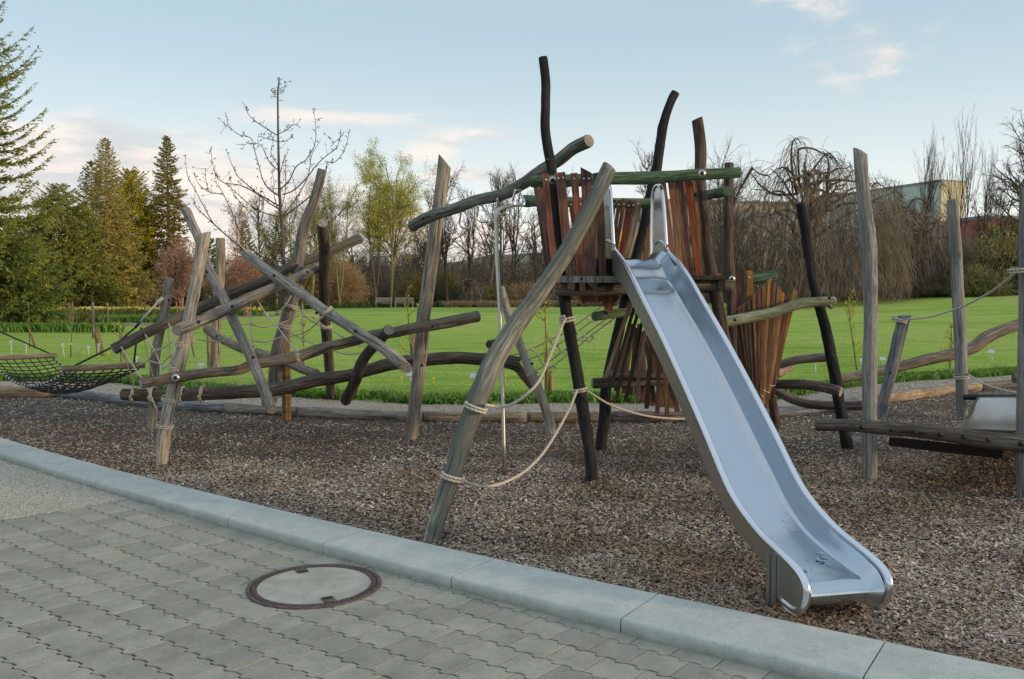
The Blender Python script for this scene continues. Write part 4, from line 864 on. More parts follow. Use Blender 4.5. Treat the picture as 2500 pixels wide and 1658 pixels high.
for pts, lab in (([(2212, 780, 11.4), (2269, 774, 11.0), (2326, 757, 10.4), (2358, 745, 9.9), (2412, 716.7, 8.9), (2460, 681.6, 7.8), (2492, 650, 6.95)], 'thin pale rope rising from the short leaning post to the right edge post'),
                 ([(2362, 914, 11.2), (2406, 938.5, 10.6), (2459, 954, 9.9), (2530, 966, 9.0)], 'thin pale rope sagging from the slim post over the rubber belt')):
    P_ = cat_spline([U(*p) for p in pts], 6); V, Fc, gc, _ = tube(P_, .011, 7); tag(mk('hanging_rope', V, Fc, ROPE_P, None, True, gc=gc), lab, 'rope', 'ropes strung between the posts')
lash((2492, 664, 6.9), (2492, 655, 6.9), 25, .010, bb_, 1.8)

# ------------------------------------------------------------------ slide
sl = thing('slide', 'stainless steel slide coming down from the tower to the kerb', 'slide', G(1900, 1480))
sa = np.array([.828, 7.15]); sb = np.array([1.434, 4.3]); sdv = (sb - sa) / np.linalg.norm(sb - sa); snv = np.array([-sdv[1], sdv[0]]); SW = .455
def S3(s, z, w): p = sa + sdv * s + snv * w; return np.array([p[0], p[1], z])
prof = [(-.02, 1.985), (.338, 1.808), (.708, 1.560), (1.085, 1.302), (1.43, 1.043), (1.74, .798), (1.87, .690), (2.03, .556), (2.17, .459), (2.34, .383), (2.52, .325), (2.70, .290), (2.84, .262), (2.92, .236), (2.965, .196), (2.968, .14), (2.935, .075), (2.87, .045), (2.73, .052)]
for w, nm in ((0, 'rail'), (SW, 'rail')):
    Q = cat_spline([S3(s, z, w) for s, z in prof], 4); V, Fc, gc, _ = tube(Q, .0215, 12); mk(nm, V, Fc, STEEL_T, sl, True, gc=gc)
# chute: bed follows the rail lower down and curls under at the end
def rail_z(s): return float(np.interp(s, [p[0] for p in prof[:14]], [p[1] for p in prof[:14]]))
bp = [(-.30, 1.90), (-.12, 1.903), (-.03, 1.88), (.05, 1.825)]
for s in np.arange(.15, 1.85, .1):
    bp.append((s, rail_z(s) - .165))
bp += [(1.93, .485), (2.03, .405), (2.15, .328), (2.28, .27), (2.42, .232), (2.56, .205), (2.70, .188), (2.80, .175), (2.86, .168), (2.90, .135), (2.905, .10), (2.885, .068), (2.84, .05), (2.72, .055)]
bq = cat_spline([(s, z) for s, z in bp], 3); V = []; gcs = []
nb = len(bq); cs = [(.006, 1.0), (.022, .52), (.036, .10), (.044, .03), (.056, 0), (.14, 0), (.22, 0), (.30, 0), (.372, 0), (.388, .03), (.396, .10), (.418, .52), (.446, 1.0)]
Ls = np.r_[0, np.cumsum(np.linalg.norm(np.diff(bq, axis=0), axis=1))]
def rail_near(s, z, i):
    if s > 2.8: return min(.045, .03 + 0 * z)
    return max(.02, rail_z(max(s, -.02)) - z - .012)
for i, (s, z) in enumerate(bq):
    t = bq[min(i + 1, nb - 1)] - bq[max(i - 1, 0)]; t /= np.linalg.norm(t); nn = np.array([-t[1], t[0]]) if t[0] > 0 else np.array([-t[1], t[0]])
    hgt = max(.02, rail_z(max(s, -.02)) - z - .012) * abs(t[0]) if s < 2.68 else float(np.interp(s, [2.68, 2.82, 2.90], [.088, .068, .052]))
    if i > nb * .9: hgt = .045
    if s < .02: hgt = max(.06, hgt)
    for w, k in cs:
        q = np.array([s, z]) + nn * hgt * k * (1 if s < 2.8 or i < nb * .9 else 1)
        V.append(S3(q[0], q[1], w * SW / .455)); gcs.append((w * 3, k, Ls[i]))
m_ = len(cs); Fc = [(i * m_ + k, i * m_ + k + 1, (i + 1) * m_ + k + 1, (i + 1) * m_ + k) for i in range(nb - 1) for k in range(m_ - 1)]
mk('chute', V, Fc, STEEL, sl, True, gc=gcs)
# outer side walls below the rails
for w, sg in ((-.004, -1), (SW + .004, 1)):
    V = []; g = []; Fc = []; ssx = np.linspace(-.02, 2.86, 60)
    for i, s in enumerate(ssx):
        z = rail_z(s); d = .18 if s < 1.8 else np.interp(s, [1.8, 2.5, 2.86], [.18, .12, .10])
        for k in (0, 1):
            for dw in (0, .006 * sg): V.append(S3(s, z - .005 - d * k, w + dw)); g.append((dw, k, s))
    for i in range(len(ssx) - 1):
        a = i * 4; b = a + 4; Fc += [(a, b, b + 2, a + 2), (a + 1, a + 3, b + 3, b + 1), (a + 2, b + 2, b + 3, a + 3)]
    mk('side_wall', V, Fc, STEEL_S, sl, False, gc=g)
    # end cheek inside the looped rail
    pl = [(s, z) for s, z in prof[11:]]; pl = [(s, z) for s, z in pl] + [(2.66, .056), (2.66, .27)]
    V = [S3(s, z, w) for s, z in pl] + [S3(s, z, w + .008 * sg) for s, z in pl]; n = len(pl)
    mk('end_cheek', V, [tuple(range(n)), tuple(range(2 * n - 1, n - 1, -1))] + [(k, (k + 1) % n, n + (k + 1) % n, n + k) for k in range(n)], STEEL_S, sl, False, gc=V)
for w in (-.02, SW + .012):
    c = S3(2.68, 0, w); M = np.array([[snv[0], sdv[0], 0], [snv[1], sdv[1], 0], [0, 0, 1]])
    hh_ = .33 if w < 0 else .2; o = MB().box(c + np.array([0, 0, hh_ / 2 - .06]), .012, .032, hh_, M).box(c + np.array([snv[0] * -.012, snv[1] * -.012, hh_ / 2 - .06]) - np.r_[sdv * .024, 0], .03, .008, hh_, M); o.build('leg', STEEL_S, sl, False)
V_ = MB(); V_.tube([S3(2.69, .05, 0), S3(2.69, .05, SW)], [.018, .018], 8); V_.build('cross_tube', STEEL_T, sl)
# entrance cheeks: upright plates with tube edges
for w in (0, SW):
    zt = 2.50; e = [(-.02, 1.985), (-.06, 2.20), (-.11, 2.42), (-.14, 2.49), (-.20, 2.525), (-.28, 2.52), (-.33, 2.47), (-.345, 2.38), (-.35, 2.15), (-.35, 1.84)]
    Q = cat_spline([S3(s, z, w) for s, z in e], 4); V, Fc, gc, _ = tube(Q, .017, 10); pc = thing('x', None, None) if False else None
    o = mk('entrance_handle', V, Fc, STEEL_T, sl, True, gc=gc)
    pl = e + [(-.02, 1.84)]; n = len(pl); V = [S3(s, z, w - .003) for s, z in pl] + [S3(s, z, w + .003) for s, z in pl]
    mk('entrance_plate', V, [tuple(range(n)), tuple(range(2 * n - 1, n - 1, -1))] + [(k, (k + 1) % n, n + (k + 1) % n, n + k) for k in range(n)], STEEL, sl, False, gc=[(v[0], v[1], v[2]) for v in V])
    Q = cat_spline([S3(s, z, w) for s, z in ((.0, 1.975), (-.08, 2.035), (-.17, 2.06), (-.26, 2.04))], 4); V, Fc, gc, _ = tube(Q, .012, 8); mk('grip', V, Fc, STEEL_T, sl, True, gc=gc)
# seam line of the right cheek, water left on the run-out
Q = cat_spline([S3(s, rail_z(s) - .075, SW - .012) for s in np.linspace(.05, 2.75, 24)], 1); V, Fc, gc, _ = tube(Q, .0018, 4); mk('weld_seam', V, Fc, STEEL_S, sl, True, gc=gc)
mw, nw, bw = newmat('water'); bw.inputs['Base Color'].default_value = (.9, .95, 1, 1); bw.inputs['Roughness'].default_value = .03; bw.inputs['Transmission Weight'].default_value = 1; bw.inputs['IOR'].default_value = 1.33
def bedz(s): return float(np.interp(s, [p[0] for p in bp[:-6]], [p[1] for p in bp[:-6]]))
wt = MB()
for k in range(26):
    s = random.uniform(2.1, 2.72); w = random.uniform(.08, .38); r = random.choice([.004, .005, .007, .012 if s > 2.4 else .005, .02 if s > 2.5 else .006]); c = S3(s, bedz(s) + .001, w)
    V = [c + np.array([0, 0, r * .28])]; n = 10; ph = random.random() * 6
    for a in range(n):
        q = r * (1 + .45 * math.sin(a * 1.9 + ph)); x = math.cos(a * 2 * math.pi / n) * q; y = math.sin(a * 2 * math.pi / n) * q * 1.3; V.append(np.array([c[0] + x, c[1] + y, bedz(s - y * .95) + .0008]))
    wt.add(V, [(0, 1 + a, 1 + (a + 1) % n) for a in range(n)])
o = wt.build('water_drops', mw, sl); o['kind'] = 'stuff'

# ------------------------------------------------------------------ net hammock
hm = thing('net_hammock', 'black net hammock slung between two wooden bars at the far left', 'hammock', (-5.6, 10.8, .45))
L0, L1 = np.array([-6.98, 11.73, .74]), np.array([-6.38, 12.2, .74]); R0_, R1_ = np.array([-4.86, 9.58, .79]), np.array([-4.26, 10.05, .79])
for a, b in ((L0, L1), (R0_, R1_)):
    d = (b - a) / np.linalg.norm(b - a); V, Fc, gc, ns = tube(cat_spline([a - d * .05, (a + b) / 2, b + d * .05], 4), .036, 12, .04, True, random.random() * 9)
    mk('spreader_bar', V, Fc, W_TAN, hm, [True] * ns + [False] * 2, gc=gc, mats=[W_TAN, END_G], fm=[0] * ns + [1, 1])
def hp(s, t):                                   # s across (0..1), t along left->right
    a = L0 + (L1 - L0) * s; b = R0_ + (R1_ - R0_) * s; p = a + (b - a) * t
    p = p.copy(); p[2] -= .36 * math.sin(math.pi * t) * (1 - .33 * (2 * s - 1) ** 2) + .035; k = 1 - .0 * t; return p
nr_, ncx = 9, 24
for i in range(nr_):
    s = i / (nr_ - 1); V, Fc, gc, _ = tube(np.array([hp(s, t) for t in np.linspace(0, 1, 25)]), .0075 if 0 < i < nr_ - 1 else .011, 6); mk('net_rope', V, Fc, ROPE_K, hm, True, gc=gc)
for j in range(1, ncx):
    t = j / ncx; V, Fc, gc, _ = tube(np.array([hp(s, t) + np.array([0, 0, .004]) for s in np.linspace(0, 1, 9)]), .0075, 6); mk('net_rope', V, Fc, ROPE_K, hm, True, gc=gc)
fs = MB()
for j in range(ncx + 1):
    for s in (0, 1): fs.ball(hp(s, j / ncx), .016, 4)
for i in range(nr_):
    for p in (hp(i / (nr_ - 1), 0), hp(i / (nr_ - 1), 1)): fs.ball(p + np.array([0, 0, .03]), .015, 4)
fs.build('fasteners', WHITEP, hm)['kind'] = 'stuff'
def r3(P, rad, mat, par, nm='hanging_cord'): V, Fc, gc, _ = tube(np.array(P), rad, 7); return mk(nm, V, Fc, mat, par, True, gc=gc)
ap = U(398, 728, 10.35); r3([R0_ + np.array([.06, .05, .03]), U(277, 846, 9.95), U(330, 800, 10.1)], .011, ROPE_K, hm); r3([U(330, 800, 10.1), U(342, 786, 10.15)], .016, DARKM, hm, 'thimble')
r3([U(342, 786, 10.15), U(385, 738, 10.3)], .014, ROPE_P, hm); r3([U(383, 740, 10.3), ap], .028, ROPE_P, hm, 'rope_eye'); r3([R1_ - np.array([.05, .04, -.03]), U(332, 842, 10.0), U(345, 800, 10.15)], .011, ROPE_K, hm)
lp0 = np.array([-8.45, 12.6, 1.55]); r3([L1 - np.array([.03, .02, -.03]), lp0], .011, ROPE_K, hm); r3([L0 + np.array([.03, .02, .03]), lp0], .011, ROPE_K, hm)
pt = thing('log_post', 'grey post outside the left edge that carries the hammock', 'post', (-8.5, 12.65, 0)); V, Fc, gc, ns = tube(cat_spline([(-8.6, 12.7, -.05), (-8.55, 12.65, .9), (-8.45, 12.65, 1.9)], 4), .07, 12, .06); mk('timber', V, Fc, W_GREY, pt, [True] * ns + [False] * 2, gc=gc, mats=[W_GREY, END_G], fm=[0] * ns + [1, 1])

# ------------------------------------------------------------------ vegetation builders
class TB:
    """collects thin tapered tubes (branches) and small blades (leaves) as numpy blocks"""
    def __init__(s): s.V, s.F, s.n = [], [], 0; s.LV, s.ln = [], 0
    def path(s, P, R, sides=3):
        P = np.asarray(P, float); k = len(P); R = np.broadcast_to(R, (k,))
        t = P[-1] - P[0]; t /= np.linalg.norm(t) + 1e-9
        a = np.cross(t, [.3, .9, .2] if abs(t[2]) > .8 else [0, 0, 1.]); a /= np.linalg.norm(a); b = np.cross(t, a)
        ang = np.arange(sides) * 2 * math.pi / sides; ringv = np.outer(np.cos(ang), a) + np.outer(np.sin(ang), b)
        s.V.append((P[:, None, :] + ringv[None] * R[:, None, None]).reshape(-1, 3))
        i = np.arange(k - 1)[:, None] * sides + s.n; j = np.arange(sides)[None]; j2 = (j + 1) % sides
        s.F.append(np.stack([i + j, i + j2, i + sides + j2, i + sides + j], -1).reshape(-1, 4)); s.n += k * sides
    def leaves(s, P, D, L, Wd):
        """flat pointed quads at P along D"""
        P = np.asarray(P, float); D = np.asarray(D, float); n = len(P)
        if n == 0: return
        D = D / (np.linalg.norm(D, axis=1)[:, None] + 1e-9); r = rng.normal(0, 1, (n, 3)); Sd = np.cross(D, r); Sd /= np.linalg.norm(Sd, axis=1)[:, None] + 1e-9
        L = np.broadcast_to(L, (n,))[:, None]; Wd = np.broadcast_to(Wd, (n,))[:, None]
        s.LV.append(np.stack([P, P + D * L * .45 + Sd * Wd, P + D * L, P + D * L * .45 - Sd * Wd], 1).reshape(-1, 3)); s.ln += n
    def mesh_wood(s, name, mat, parent):
        return mk(name, np.vstack(s.V), np.vstack(s.F), mat, parent, True)
    def mesh_leaf(s, name, mat, parent):
        V = np.vstack(s.LV); return mk(name, V, np.arange(len(V)).reshape(-1, 4), mat, parent, False)
def unit(v): return v / (np.linalg.norm(v) + 1e-9)
def grow(tb, p, d, L, r, lev, prm, tips):
    """recursive branch; prm[lev] = (segments, wander, upward pull, children, child angle, length ratio)"""
    seg, wan, trop, ch, ang, ratio = prm[lev]; P = [p]; D = []
    for i in range(seg):
        d = unit(d + rng.normal(0, wan, 3) + np.array([0, 0, trop])); D.append(d); p = p + d * L / seg; P.append(p)
    rr = np.linspace(r, max(r * .35, .008), seg + 1); tb.path(P, rr, 5 if lev == 0 else 3)
    if lev + 1 >= len(prm): tips.append((P[-1], d)); tips.append((P[len(P) // 2], D[len(D) // 2])); return
    for c in range(ch):
        t = rng.uniform(.3 if lev == 0 else .15, 1.0); i = min(int(t * seg), seg - 1); q = P[i] + (P[i + 1] - P[i]) * (t * seg - i)
        ax = unit(np.cross(D[i], rng.normal(0, 1, 3))); a = math.radians(ang) * rng.uniform(.6, 1.3); nd = unit(D[i] * math.cos(a) + ax * math.sin(a))
        grow(tb, q, nd, L * ratio * rng.uniform(.6, 1.15) * (1.15 - .5 * t), rr[i] * .6, lev + 1, prm, tips)
BARK = plainmat('grey_brown_bark', (.15, .125, .09), .95, 0, 8, .4, .02, .15); BARK_D = plainmat('dark_twig_bark', (.10, .08, .068), .95, 0, 4, .3, 0, .1)
BARK_O = plainmat('olive_twig_bark', (.21, .19, .09), .95, 0, 4, .3, 0, .1); BARK_R = plainmat('reddish_twig_bark', (.34, .21, .15), .95, 0, 4, .3, 0, .1)
BARK_B = plainmat('tan_twig_bark', (.40, .29, .16), .95, 0, 3, .35, 0, .1); BARK_W = plainmat('brown_weeping_bark', (.165, .132, .105), .95, 0, 1.2, .45, 0, .1)
L_SPRING = islandmat('spring_leaves', [(.42, .46, .06), (.62, .56, .07), (.34, .40, .06), (.68, .52, .06)], .8, .4)
L_PALE = islandmat('pale_bud_leaves', [(.30, .31, .09), (.40, .38, .14), (.22, .24, .08)], .8, .3)
L_RED = islandmat('red_buds', [(.50, .25, .18), (.60, .34, .25), (.40, .20, .14)], .8, .3)
L_EVER = islandmat('dark_evergreen', [(.02, .05, .02), (.05, .09, .03), (.03, .065, .02)], .7, .1)
L_BUSH = islandmat('bush_leaves', [(.08, .15, .03), (.16, .22, .045), (.22, .24, .06)], .8, .2)
def ground_at(px, Y): x = (px - 1250) / F * Y; return np.array([x, Y, float(terr(x, Y))])
def ztop(py, Y): return H + (YH - py) / F * Y
def copy_thing(src, name, loc, rz, sc, label, group):
    r = src.copy(); COL.objects.link(r); r.name = name; r.location = tuple(loc); r.rotation_euler = (0, 0, rz); r.scale = sc
    for ch in list(src.children): c = ch.copy(); COL.objects.link(c); c.parent = r
    r['label'] = label; r['group'] = group; return r
def bare_tree(name, label, px, py_top, Y, spread, kind='round', leaf=None, leafn=0, cat='tree', group='bare and budding trees beyond the lawn', stems=1, mat=BARK, dens=1.0, lean=0.0, thin=1.0):
    b = ground_at(px, Y); h = ztop(py_top, Y) - b[2]; t = thing(name, label, cat, b, group); tb = TB(); tips = []
    for s in range(stems):
        a = rng.uniform(0, 6.28); d = unit(np.array([math.cos(a) * .16 * (stems > 1) + lean, math.sin(a) * .16 * (stems > 1), 1.])); r0 = h * .018 * thin * (.8 if stems > 1 else 1)
        if kind == 'round': prm = [(9, .07, .05, int(17 * dens / (1 + .35 * (stems - 1))), 52, .42), (6, .12, .07, 8, 45, .5), (4, .16, .05, 6, 40, .5), (3, .2, .03, 0, 0, 0)]
        elif kind == 'upright': prm = [(9, .05, .06, int(18 * dens / (1 + .35 * (stems - 1))), 30, .5), (6, .07, .14, 6, 28, .5), (4, .12, .10, 4, 28, .5), (3, .16, .08, 0, 0, 0)]
        elif kind == 'dense': prm = [(6, .12, .1, int(12 * dens), 45, .6), (5, .15, .10, 7, 40, .55), (4, .18, .05, 5, 38, .55), (3, .2, .03, 0, 0, 0)]
        p0 = b + np.array([rng.normal(0, .08) * (stems > 1), rng.normal(0, .08) * (stems > 1), 0])
        grow(tb, p0, d, h * (.82 if kind != 'dense' else .62) * rng.uniform(.85 if s else 1, 1), r0, 0, prm, tips)
    # fit the crown to the height and width seen
    V = np.vstack(tb.V); top = np.percentile(V[:, 2], 99.8) - b[2]; wx = np.percentile(abs(V[:, 0] - b[0]), 98)
    S = np.array([spread / F * Y / max(wx, .01), spread / F * Y / max(wx, .01), h / top]); S[:2] = np.clip(S[:2], .4, 2.2)
    tb.V = [(v - b) * S + b for v in tb.V]; tb.mesh_wood('trunk_and_branches', mat, t)
    if leaf is not None:
        TP = np.array([x[0] for x in tips]); TD = np.array([x[1] for x in tips]); TP = (TP - b) * S + b
        k = rng.integers(0, len(TP), leafn); P = TP[k] + rng.normal(0, .012 * h, (leafn, 3)); D = TD[k] + rng.normal(0, .9, (leafn, 3)); z = Y / F
        tb.leaves(P, D, rng.uniform(1.5, 3.6, leafn) * z, rng.uniform(.5, 1.2, leafn) * z); tb.mesh_leaf('leaves', leaf, t)
    return t
def conifer(name, label, px, py_top, Y, half, leafm, n_b=210, droop=-.25, up=.0, spray=1.0, taper=.9, base=.04, group='conifers at the left of the lawn', dens=30, trunkm=BARK, gap=0.0, bend=.12):
    b = ground_at(px, Y); h = ztop(py_top, Y) - b[2]; Rm = half / F * Y; t = thing(name, label, 'tree', b, group); tb = TB(); z0 = h * base
    tb.path([b, b + np.array([0, 0, h * .5]), b + np.array([0, 0, h * .985])], np.array([h * .018, h * .011, .01]), 6); LP_, LD_, LL = [], [], []
    for i in range(n_b):
        f = (i + rng.uniform(0, 1)) / n_b; f = f ** .82; z = z0 + (h - z0) * f; a = i * 2.39996 + rng.normal(0, .3)
        R = Rm * ((1 - f) ** taper) * rng.uniform(.72, 1.15) + .05 * Rm
        if rng.uniform() < gap: R *= .5
        d = np.array([math.cos(a), math.sin(a), up + droop * (1 - f) + .25 * f]); P = []; n = 7
        for k in range(n + 1):
            u = k / n; P.append(b + np.array([0, 0, z]) + d * R * u + np.array([0, 0, -bend * R * math.sin(u * 2.2) + .10 * R * u * u * u]))
        P = np.array(P); tb.path(P, np.linspace(.012 * R + .008, .004, n + 1), 3)
        m = int(dens * (.35 + R / Rm)); uu = rng.uniform(.12, 1.02, m) ** .8; idx = np.clip((uu * n).astype(int), 0, n - 1); q = P[idx] + (P[idx + 1] - P[idx]) * (uu * n - idx)[:, None]
        sd = np.cross(d, [0, 0, 1]); sd = sd / np.linalg.norm(sd); sgn = rng.choice([-1, 1], m)[:, None]; bl_ = (R * .36 * (1.15 - uu) + .08 * R) * spray * rng.uniform(.5, 1.1, m)
        dirs = unit(d) * rng.uniform(.35, 1.1, m)[:, None] + sd * sgn * rng.uniform(.4, 1, m)[:, None] + np.array([0, 0, -.25]) + rng.normal(0, .16, (m, 3)); dirs /= np.linalg.norm(dirs, axis=1)[:, None]
        # each side spray carries needle clumps along itself
        for s_ in range(8):
            tpos = rng.uniform(0, 1, m)[:, None]; LP_.append(q + dirs * (bl_[:, None] * tpos)); LD_.append(dirs + rng.normal(0, .45, (m, 3))); LL.append(np.minimum(np.maximum(bl_ * .40, Y / F * 2.6), .42) * rng.uniform(.7, 1.2, m))
    P, D, L = np.vstack(LP_), np.vstack(LD_), np.concatenate(LL); tb.leaves(P, D, L, L * .11 + .42 * Y / F); tb.mesh_wood('trunk_and_boughs', trunkm, t); tb.mesh_leaf('needles', leafm, t); return t
N_CEDAR = islandmat('cedar_needles', [(0.085, 0.131, 0.031), (0.257, 0.273, 0.052), (0.143, 0.186, 0.041), (0.4, 0.328, 0.072)], .75, .15)
N_DARK = islandmat('dark_spruce_needles', [(0.06, 0.119, 0.033), (0.164, 0.224, 0.05), (0.105, 0.158, 0.039), (0.254, 0.264, 0.055)], .75, .15)
N_BLUE = islandmat('grey_green_needles', [(0.239, 0.239, 0.077), (0.428, 0.365, 0.11), (0.307, 0.281, 0.077), (0.581, 0.449, 0.11)], .75, .15)
N_GOLD = islandmat('golden_needles', [(0.465, 0.396, 0.02), (0.639, 0.495, 0.03), (0.329, 0.327, 0.03), (0.232, 0.257, 0.03)], .75, .25)
N_BRONZE = islandmat('bronze_spruce_needles', [(0.182, 0.175, 0.044), (0.364, 0.288, 0.066), (0.13, 0.15, 0.039), (0.468, 0.338, 0.077)], .75, .15)

# conifers, left
conifer('cedar_tree', 'huge cedar at the left edge with long upswept sweeping boughs', -85, -40, 36, 285, N_CEDAR, 175, droop=-.55, up=.62, spray=.5, taper=.5, base=.03, dens=95, gap=.35, bend=.30)
conifer('fir_tree', 'broad green fir between the edge cedar and the pointed spruce', 150, 455, 62, 150, N_CEDAR, 210, droop=-.3, up=.2, taper=.55, base=.01, dens=34, bend=.2)
conifer('fir_tree', 'low dark green fir under the cedar at the left edge', 25, 560, 37, 150, N_DARK, 170, droop=-.2, up=.1, taper=.5, base=.0, dens=34)
conifer('pine_tree', 'low pale tipped fir in front of the pointed spruce', 215, 620, 62, 85, N_CEDAR, 110, droop=-.2, up=.2, taper=.5, base=.0, dens=26)
conifer('golden_conifer', 'dense golden yellow conifer right of and behind the pointed grey green spruce', 328, 425, 74, 84, N_GOLD, 230, droop=0, up=.5, taper=.42, base=.0, dens=34, bend=0)
conifer('spruce_tree', 'dark narrow conifer left behind the pointed grey green spruce', 232, 400, 70, 62, N_DARK, 190, droop=0, up=.3, taper=.5, base=.0, dens=28)
conifer('spruce_tree', 'tall pointed grey green spruce with a visible pale trunk', 268, 344, 66, 108, N_BLUE, 320, droop=-.30, up=.25, taper=.80, base=.02, dens=26, trunkm=plainmat('pale_pinkish_bark', (.36, .25, .17), .9, 0, 5, .3), gap=.15)
conifer('spruce_tree', 'slim dark bronze spruce behind the reddish shrub', 416, 338, 74, 72, N_BRONZE, 330, droop=-.55, up=.1, taper=.62, base=.02, dens=30, gap=.2)
conifer('spruce_tree', 'small dark conifer with pointed top behind the crossed logs', 602, 540, 72, 52, N_DARK, 150, droop=-.2, up=.2, taper=.8, base=.0, dens=22)
conifer('pine_tree', 'rounded dark evergreen between the two left posts', 512, 585, 72, 42, N_DARK, 120, droop=0, up=.3, taper=.35, base=.0, dens=24)
conifer('holly_tree', 'sparse dark evergreen behind the young bare tree', 676, 545, 58, 42, L_EVER, 90, droop=-.1, up=.3, taper=.5, base=.02, dens=16, gap=.3)
# reddish shrubs and thin larch
bare_tree('shrub', 'reddish budding shrub behind the left posts', 440, 582, 50, 62, 'dense', L_RED, 4200, 'shrub', 'twiggy shrubs round the lawn', 7, BARK_R, 1.2, thin=.5)
bare_tree('shrub', 'second reddish shrub behind the crossing beams', 600, 620, 56, 60, 'dense', L_RED, 2000, 'shrub', 'twiggy shrubs round the lawn', 6, BARK_R, 1.1, thin=.5)
bare_tree('larch_tree', 'thin larch rising above the small dark conifer', 587, 488, 64, 34, 'round', L_PALE, 1200, dens=1.6, mat=BARK_R, thin=.7)
bare_tree('tree', 'budding tree between the two light budding trees', 790, 470, 88, 70, 'round', L_PALE, 5000, stems=3, mat=BARK_O, thin=.7, dens=1.3)
bare_tree('tree', 'pale budding tree behind the bent grey post top', 715, 480, 92, 60, 'round', L_PALE, 4000, stems=3, mat=BARK_O, thin=.7, dens=1.2)
bare_tree('tree', 'low twiggy tree behind the right bench', 1045, 520, 100, 60, 'dense', L_PALE, 1500, stems=4, mat=BARK, thin=.6)
# mid trees with early leaves
bare_tree('tree', 'light budding tree behind the bent grey post', 755, 440, 80, 66, 'round', L_PALE, 6000, stems=3, mat=BARK_O, thin=.8)
bare_tree('tree', 'light budding tree left of the yellow green tree', 830, 425, 82, 60, 'round', L_PALE, 6000, stems=3, mat=BARK_O, thin=.8)
bare_tree('tree', 'thin budding tree behind the young tree trunk', 680, 500, 78, 48, 'round', L_PALE, 4500, stems=2, mat=BARK_O, thin=.8)
bare_tree('tree', 'yellow green leafing tree with forked trunk behind the benches', 955, 362, 92, 92, 'round', L_SPRING, 26000, stems=4, dens=1.7, mat=BARK_O, thin=.55)
bare_tree('tree', 'yellow green side stem leaning left of the forked tree', 915, 385, 91, 66, 'round', L_SPRING, 13000, stems=3, lean=-.12, thin=.55)
T1 = bare_tree('tree', 'bare tree just right of the tall grey middle post', 1090, 400, 98, 58, 'round', None, 0, stems=2, mat=BARK_D)
T2 = bare_tree('tree', 'bare tree behind the hanging metal rings', 1195, 405, 100, 62, 'round', None, 0, stems=1, mat=BARK, dens=1.2)
T3 = bare_tree('tree', 'gnarled bare tree just right of the fire pole', 1315, 500, 90, 85, 'round', None, 0, stems=3, mat=BARK_D)
copy_thing(T1, 'tree', ground_at(1255, 103), 2.0, (.95, .95, 1.05), 'bare tree behind the top of the fire pole', 'bare and budding trees beyond the lawn')
copy_thing(T2, 'tree', ground_at(1038, 104), 1.1, (.75, .75, .9), 'faint bare tree between the forked tree and the middle post', 'bare and budding trees beyond the lawn')
copy_thing(T2, 'tree', ground_at(1600, 130), 4.0, (1.1, 1.1, 1.45), 'bare tree seen above the slide entrance', 'bare and budding trees beyond the lawn')
copy_thing(T3, 'tree', ground_at(1480, 110), 3.0, (1, 1, 1.0), 'bare tree seen through the tower planks', 'bare and budding trees beyond the lawn')
bare_tree('tree', 'brownish bare tree above the slatted funnel', 1752, 345, 105, 88, 'dense', None, 0, stems=3, mat=BARK_W, dens=1.3, thin=.7)
# upright trees over the green building, and right edge trees
TU = bare_tree('tree', 'tall feathery upright tree in front of the green building', 2335, 262, 78, 44, 'upright', None, 0, stems=3, mat=BARK_D, dens=1.2, thin=.7, group='upright bare trees by the green building')
bare_tree('tree', 'feathery bare tree left of the tallest upright tree', 2245, 300, 80, 44, 'upright', None, 0, stems=3, mat=BARK_D, dens=1.2, thin=.7, group='upright bare trees by the green building')
copy_thing(TU, 'tree', ground_at(2415, 82), 2.2, (.9, .9, .86), 'feathery bare tree between the slim post and the right edge', 'upright bare trees by the green building')
bare_tree('tree', 'spreading bare tree cut by the right edge', 2520, 262, 70, 95, 'round', None, 0, stems=1, mat=BARK_D, dens=1.8, group='upright bare trees by the green building')
bare_tree('tree', 'dark branched tree before the red building', 2400, 430, 66, 75, 'round', L_PALE, 900, stems=2, mat=BARK_D, dens=1.3, group='upright bare trees by the green building')
for i_, (src_, px_, Y_, rz_, s_, lab_) in enumerate(((0, 1145, 112, 3.3, 1.0, 'bare tree between the metal rings and the middle post'), (1, 1225, 118, 5.1, 1.12, 'grey bare tree left of the fire pole top'), (2, 1400, 100, 1.9, 1.05, 'bare crooked tree seen left of the tower post'), (0, 1360, 125, .6, 1.2, 'distant bare tree over the leaning post'), (1, 640, 95, 2.6, .8, 'slim bare tree behind the crossing beams'), (2, 880, 118, 4.4, 1.0, 'distant bare tree left of the yellow green tree'),
        (1, 1690, 118, 1.3, 1.15, 'bare tree behind the brown front right tower post'), (2, 1020, 120, 5.5, .95, 'low distant bare tree near the middle post'), (0, 2180, 90, 2.9, .8, 'bare tree rising between the two weeping trees'))):
    copy_thing((T1, T2, T3)[src_], 'tree', ground_at(px_, Y_), rz_, (s_, s_, s_), lab_, 'bare and budding trees beyond the lawn')
